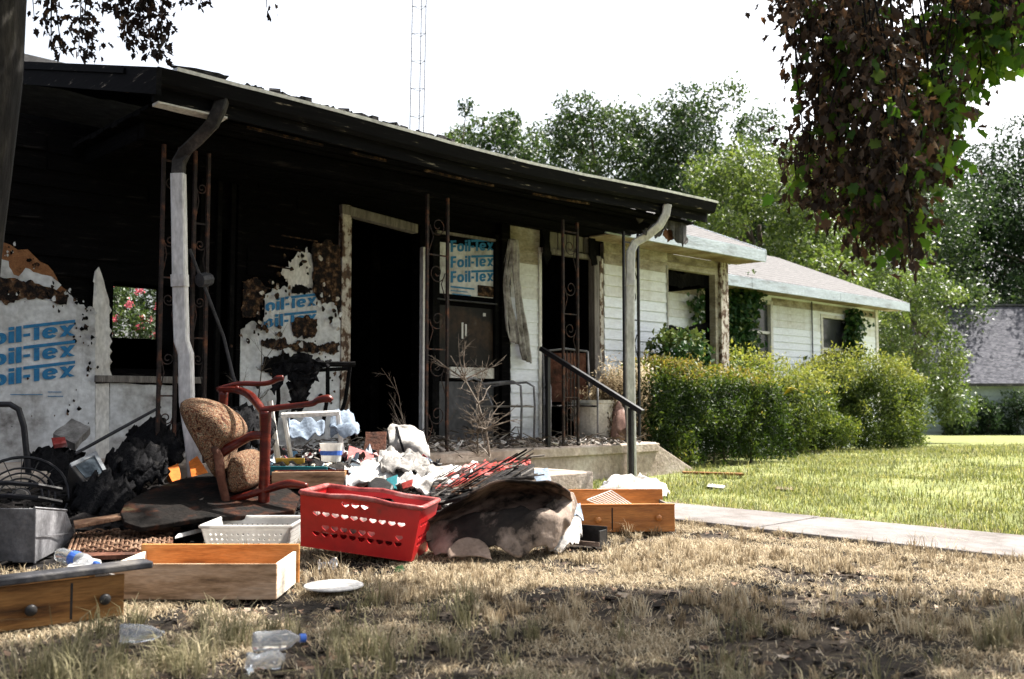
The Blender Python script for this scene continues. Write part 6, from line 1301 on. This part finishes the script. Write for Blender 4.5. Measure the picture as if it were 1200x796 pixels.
def twiggy(name, label, base, H, n_, mt, spread=.5, seed=0, r0=.011, parent_cat='plant'):
    rnd.seed(seed); t = thing(name, label, parent_cat, base); m = MB()
    def grow(p, d, L, r, lev):
        pts = [p]; q = p
        for i in range(4): d = (d+Vector((rnd.gauss(0, .16), rnd.gauss(0, .16), rnd.gauss(0, .08)))).normalized(); q = q+d*L/4; pts.append(q)
        m.tube(pts, [r, r*.85, r*.7, r*.55, r*.35], 5)
        if lev < 3:
            for k in range(n_ if lev == 0 else 4):
                s_ = rnd.uniform(.15, .98); a = pts[min(3, int(s_*4))]; nd = (d*.55+Vector((rnd.gauss(0, spread), rnd.gauss(0, spread), rnd.uniform(-.35, .5)))).normalized(); grow(a, nd, L*rnd.uniform(.28, .5), r*.5, lev+1)
    grow(Vector(base)-Vector((0, 0, .02)), Vector((.06, -.02, 1)), H, r0, 0)
    nf = len(m.f); m.build('stem', mt, t); return t
tg_ = twiggy('dead_shrub', 'leafless dead shrub standing in front of the storm door', onZ(574, 533, .34), .95, 26, 'twig', .75, 12)
twiggy('dead_shrub', 'low tangle of dead branches at the foot of the storm door', onZ(560, 531, .35), .42, 30, 'burnt_twig', 1.0, 33, .008)
twiggy('dry_weed', 'thin dry weed stalk in the open front doorway', Vector((5.25, 6.75, ZS)), .74, 8, 'twig', .16, 5, .006)
twiggy('dry_weed', 'small dry weed beside the doorway jamb', Vector((5.95, 7.0, ZS)), .38, 7, 'twig', .3, 8, .005)
twiggy('dry_weed', 'spindly burnt sapling against the second wrapped panel', onY(302, 520, 7.55).xy.to_3d()+Vector((0, 0, ZS)), 1.0, 8, 'burnt_twig', .3, 21, .009)
# hanging rag by the second door
rag = thing('curtain_rag', 'long torn white rag hanging in two strips beside the second doorway', 'rag', onY(608, 520, YW-.2)); rag.location.z = ZS
for k, cx in enumerate(([(600, 280), (594, 330), (597, 370), (603, 402)], [(604, 281), (605, 330), (611, 380), (618, 424)])):
    m = MB(); G_ = []
    for i in range(41):
        t = i/40; q = catmull([Vector((x, y, 0)) for x, y in cx], t); w_ = (3.2+3.2*t)*(1+.2*math.sin(t*9+k)); row = []
        for j in range(17):
            u = j/16*2-1; p = onY(q.x+u*w_, q.y+3*u*t*rnd.uniform(.6, 1), YW-.10-.02*k); p.y += .028*math.sin(u*7+t*5+k*2)*(.4+.6*t)+.01*noise.noise(p*9); row.append(p)
        G_.append(row)
    m.grid(G_); m.build('cloth_strip', 'cloth_white', rag, smooth=True, solid=.003)
# --- burnt frame table and white frame under the second wrap
bt = thing('burnt_table_frame', 'blackened table frame in front of the second wrapped panel', 'table', onZ(365, 520, .36)); Dq = 7.35
m = MB(); m.tube([atD(318, 430, Dq), atD(345, 423, Dq), atD(380, 427, Dq), atD(416, 427, Dq+.1)], .022, 7); m.build('rail', 'char', bt)
m = MB(); m.tube([atD(330, 437, Dq+.25), atD(372, 434, Dq+.3), atD(412, 432, Dq+.35)], .016, 7); m.build('rail', 'char', bt)
for a, c in (((350, 428), (338, 505)), ((384, 428), (378, 500)), ((410, 430), (394, 505)), ((325, 432), (322, 505))): m = MB(); m.tube([atD(*a, Dq), atD((a[0]+c[0])/2+3, (a[1]+c[1])/2, Dq), atD(*c, Dq)], .016, 6); m.build('leg', 'char', bt)
patch('burnt_rag', 'cloth_black', [[(318, 436, Dq-.05), (336, 420, Dq), (362, 421, Dq-.02), (386, 426, Dq)], [(322, 448, Dq-.08), (338, 442, Dq-.05), (360, 452, Dq-.05), (372, 440, Dq-.05)]], 26, 12, .006, parent=bt, amp=.10, freq=14, seed=3, ragged_edge=.02)
patch('burnt_rag', 'cloth_black', [[(338, 440, Dq-.06), (350, 436, Dq-.05), (366, 442, Dq-.04)], [(340, 470, Dq-.1), (352, 486, Dq-.08), (360, 468, Dq-.1)]], 12, 18, .006, parent=bt, amp=.09, freq=14, seed=8, ragged_edge=.02)
wf = thing('broken_chair', 'white painted chair frame standing in the junk behind the armchair arm', 'chair frame', atD(345, 545, 6.9))
for (a, c, r) in (((316, 470), (326, 540), .022), ((330, 487), (398, 484), .020), ((396, 486), (402, 540), .018), ((333, 488), (341, 536), .016)): m = MB(); m.tube([atD(*a, 6.9), atD(*c, 6.9)], r, 6); m.build('rail', 'white_trim', wf)
patch('blue_pillow', 'cloth_blue', [[(388, 492, 7.05), (397, 479, 7.1), (408, 482, 7.1), (417, 497, 7.05)], [(386, 502, 6.85), (397, 498, 6.85), (410, 499, 6.85), (421, 506, 6.9)], [(388, 514, 6.85), (400, 512, 6.8), (410, 514, 6.8), (419, 513, 6.85)]], 22, 18, .012, 'pale blue pillow on the junk left of the front doorway', 'pillow', amp=.07, freq=6)
patch('blue_cloth', 'cloth_blue', [[(338, 494, 7.0), (356, 492, 7.05), (380, 496, 7.0)], [(338, 512, 6.9), (358, 514, 6.9), (380, 510, 6.9)]], 14, 9, .01, 'pale blue cloth inside the white frame', 'cloth', amp=.06, freq=9, seed=5)
bkx = atD(388, 541, 6.7); pb = thing('paint_bucket', 'small white bucket behind the framed tray', 'bucket', bkx); m = MB(); m.lathe([(.065, 0), (.078, .12), (.081, .125), (.074, .125), (.062, .01)], 20, bkx, True, True); m.build('bucket_body', 'white_plastic', pb, smooth=False)
m = MB(); m.lathe([(.0735, .045), (.0765, .075)], 20, bkx, False, False); m.build('label_band', 'bottle_blue', pb)
# --- left porch junk
fan = thing('fan_cage', 'round wire fan cage lying in the dark junk at far left', 'fan', atD(25, 600, 5.9)); cF = atD(24, 582, 5.9); nF = (Vector(_C)-cF).normalized()+Vector((0, 0, .5)); nF.normalize(); e1 = nF.cross(UPV).normalized(); e2 = e1.cross(nF)
for r in (.265, .19, .155, .12, .05):
    m = MB(); m.tube([cF+(e1*math.cos(a)+e2*math.sin(a))*r for a in np.linspace(0, 2*math.pi, 33)], .010 if r > .2 else .006, 6); m.build('ring', 'black_iron', fan)
for k in range(16): a = k*math.pi/8; m = MB(); m.tube([cF+(e1*math.cos(a)+e2*math.sin(a))*.05, cF+(e1*math.cos(a)+e2*math.sin(a))*.26], .003, 4); m.build('spoke', 'black_iron', fan)
m = MB(); m.lathe([(.045, -.03), (.05, .0), (.03, .03)], 14, cF, True, True, nF); m.build('hub', 'black_plastic', fan)
wk = thing('tube_frame', 'bent black tubular frame standing at the far left', 'frame', atD(20, 600, 6.2)); m = MB(); m.tube([atD(-60, 476, 6.2), atD(-10, 474, 6.2), atD(12, 474, 6.2), atD(22, 480, 6.2), atD(28, 500, 6.2), atD(32, 540, 6.2), atD(38, 605, 6.2)], .019, 8); m.build('bent_tube', 'black_iron', wk, smooth=True)
for y in (556, 571): m = MB(); m.tube([atD(-30, y+12, 5.6), atD(10, y+10, 5.6), atD(45, y+13, 5.6), atD(72, y+18, 5.7)], .014, 6); m.build('lower_tube', 'black_iron', wk)
mo = thing('monitor', 'small silver-framed monitor lying tilted in the dark junk', 'monitor', atD(105, 566, 6.2)); cs = [(81, 545, 6.1), (112, 530, 6.35), (127, 557, 6.2), (98, 565, 6.0)]; P_ = [atD(*q) for q in cs]; cn = sum(P_, Vector())/4; nm_ = (P_[1]-P_[0]).cross(P_[3]-P_[0]).normalized(); nm_ = nm_ if nm_.dot(Vector(_C)-cn) > 0 else -nm_
m = MB(); m.add(P_+[cn+(p-cn)*.85-nm_*.16 for p in P_], [(0, 1, 2, 3), (7, 6, 5, 4)]+[(i, 4+i, 4+(i+1) % 4, (i+1) % 4) for i in range(4)]); m.build('casing', 'black_plastic', mo, bevel=.008)
for i in (0, 1): m = MB(); a, c = P_[i], P_[i+1]; w2 = (cn-(a+c)/2).normalized()*.035; m.obox(a+nm_*.001, c-a, w2, nm_*.012); m.build('bezel', 'silver_plastic', mo, bevel=.003)
m = MB(); q = [cn+(p-cn)*.72+nm_*.003 for p in P_]; m.add(q+[p-nm_*.004 for p in q], [(0, 1, 2, 3), (7, 6, 5, 4)]+[(i, 4+i, 4+(i+1) % 4, (i+1) % 4) for i in range(4)]); m.build('screen', 'screen_glass', mo)
m = MB(); m.tube([atD(88, 532, 6.6), atD(135, 506, 6.9), atD(188, 477, 7.2)], [.012, .014, .012], 6); tag(m.build('metal_rod', 'dark_metal'), 'slanting dark metal rod leaning from the junk towards the near post', 'rod')
slab('plastic_pack', 'cloth_grey', [(62, 508), (84, 490), (106, 500), (88, 520)], [(62, 518, 6.6), (106, 515, 6.7), (84, 490, 6.9)], .06, 'grey wrapped package on the dark junk under the lettered wrap', 'package', amp=.01)
slab('red_pack', 'cloth_red', [(60, 513), (76, 512), (78, 519), (62, 521)], [(60, 520, 6.5), (78, 519, 6.5), (70, 512, 6.6)], .03, 'small red packet on the dark junk', 'packet')
rnd.seed(17)
for k, (x, y, D, lab) in enumerate([(120, 582, 5.9, 'black melted bag below the monitor'), (160, 545, 6.3, 'black crumpled sheet right of the monitor'), (60, 552, 6.4, 'black charred cloth behind the fan cage'), (180, 520, 6.9, 'black charred bundle beside the near post'), (285, 505, 6.7, 'black burnt bundle behind the armchair crest')]):
    patch('charred_bundle', 'cloth_black', [[(x-32, y-8, D+.3), (x, y-20, D+.35), (x+32, y-10, D+.3)], [(x-34, y+6, D), (x, y-8, D-.05), (x+34, y+4, D)], [(x-30, y+22, D-.1), (x, y+20, D-.15), (x+30, y+20, D-.1)]], 22, 18, .02, lab, 'bundle', amp=.16, freq=10, seed=20+k, group='charred bundles in the junk', ragged_edge=.015)
for k, (x0, y0, x1, y1, D) in enumerate([(120, 590, 168, 560, 6.0), (150, 600, 196, 583, 5.8), (222, 610, 300, 600, 5.6), (100, 630, 232, 622, 5.5), (205, 632, 236, 624, 5.3)]):
    p = atD(x0, y0, D); q = atD(x1, y1, D+.3); m = MB(); m.obox(p, q-p, FWD*.05+UPV*.01, UPV*.014); tag(m.build('broken_batten', ('white_trim', 'char', 'char', 'wicker', 'spout')[k], bevel=.003), ('pale batten end under the monitor', 'black batten along the charred table top edge', 'black batten in front of the table top', 'brown batten behind the woven mat', 'pale strip beside the white basket')[k], 'batten', 'broken battens in the junk')
# --- board and scraps on the lawn, air conditioner
p = onZ(801, 558); q = onZ(872, 560); m = MB(); m.obox(p+UPV*.02, q-p, FWD*.10, UPV*.025); tag(m.build('board', 'dull_wood', bevel=.004), 'broken brown board on the lawn in front of the hedge', 'board')
slab('lawn_scrap', 'paper', [(830, 566), (850, 569), (848, 572), (828, 570)], [(830, 571, 9.0), (850, 571, 9.0), (840, 566, 9.4)], .006, 'pale scrap on the lawn beyond the path', 'scrap')
slab('lawn_scrap', 'cardboard', [(910, 570), (934, 571), (930, 574), (908, 573)], [(910, 573, 8.8), (934, 573, 8.8), (920, 570, 9.1)], .01, 'tan scrap farther right on the lawn', 'scrap')
p0 = onY(985, 448, 9.40); p1 = onY(1004, 434, 9.40); ac = thing('air_conditioner', 'grey window air conditioner under the far wing window', 'air conditioner', (p0+p1)/2-Vector((0, 0, .15))); m = MB(); m.box(p0.x, p1.x, 9.08, 9.50, p0.z, p1.z); m.build('case', 'silver_plastic', ac, bevel=.01)
for k in range(6): z = p0.z+.03+k*(p1.z-p0.z-.06)/5; m = MB(); m.box(p0.x+.03, p1.x-.03, 9.068, 9.079, z-.006, z+.006); m.build('louvre', 'grey_metal', ac)
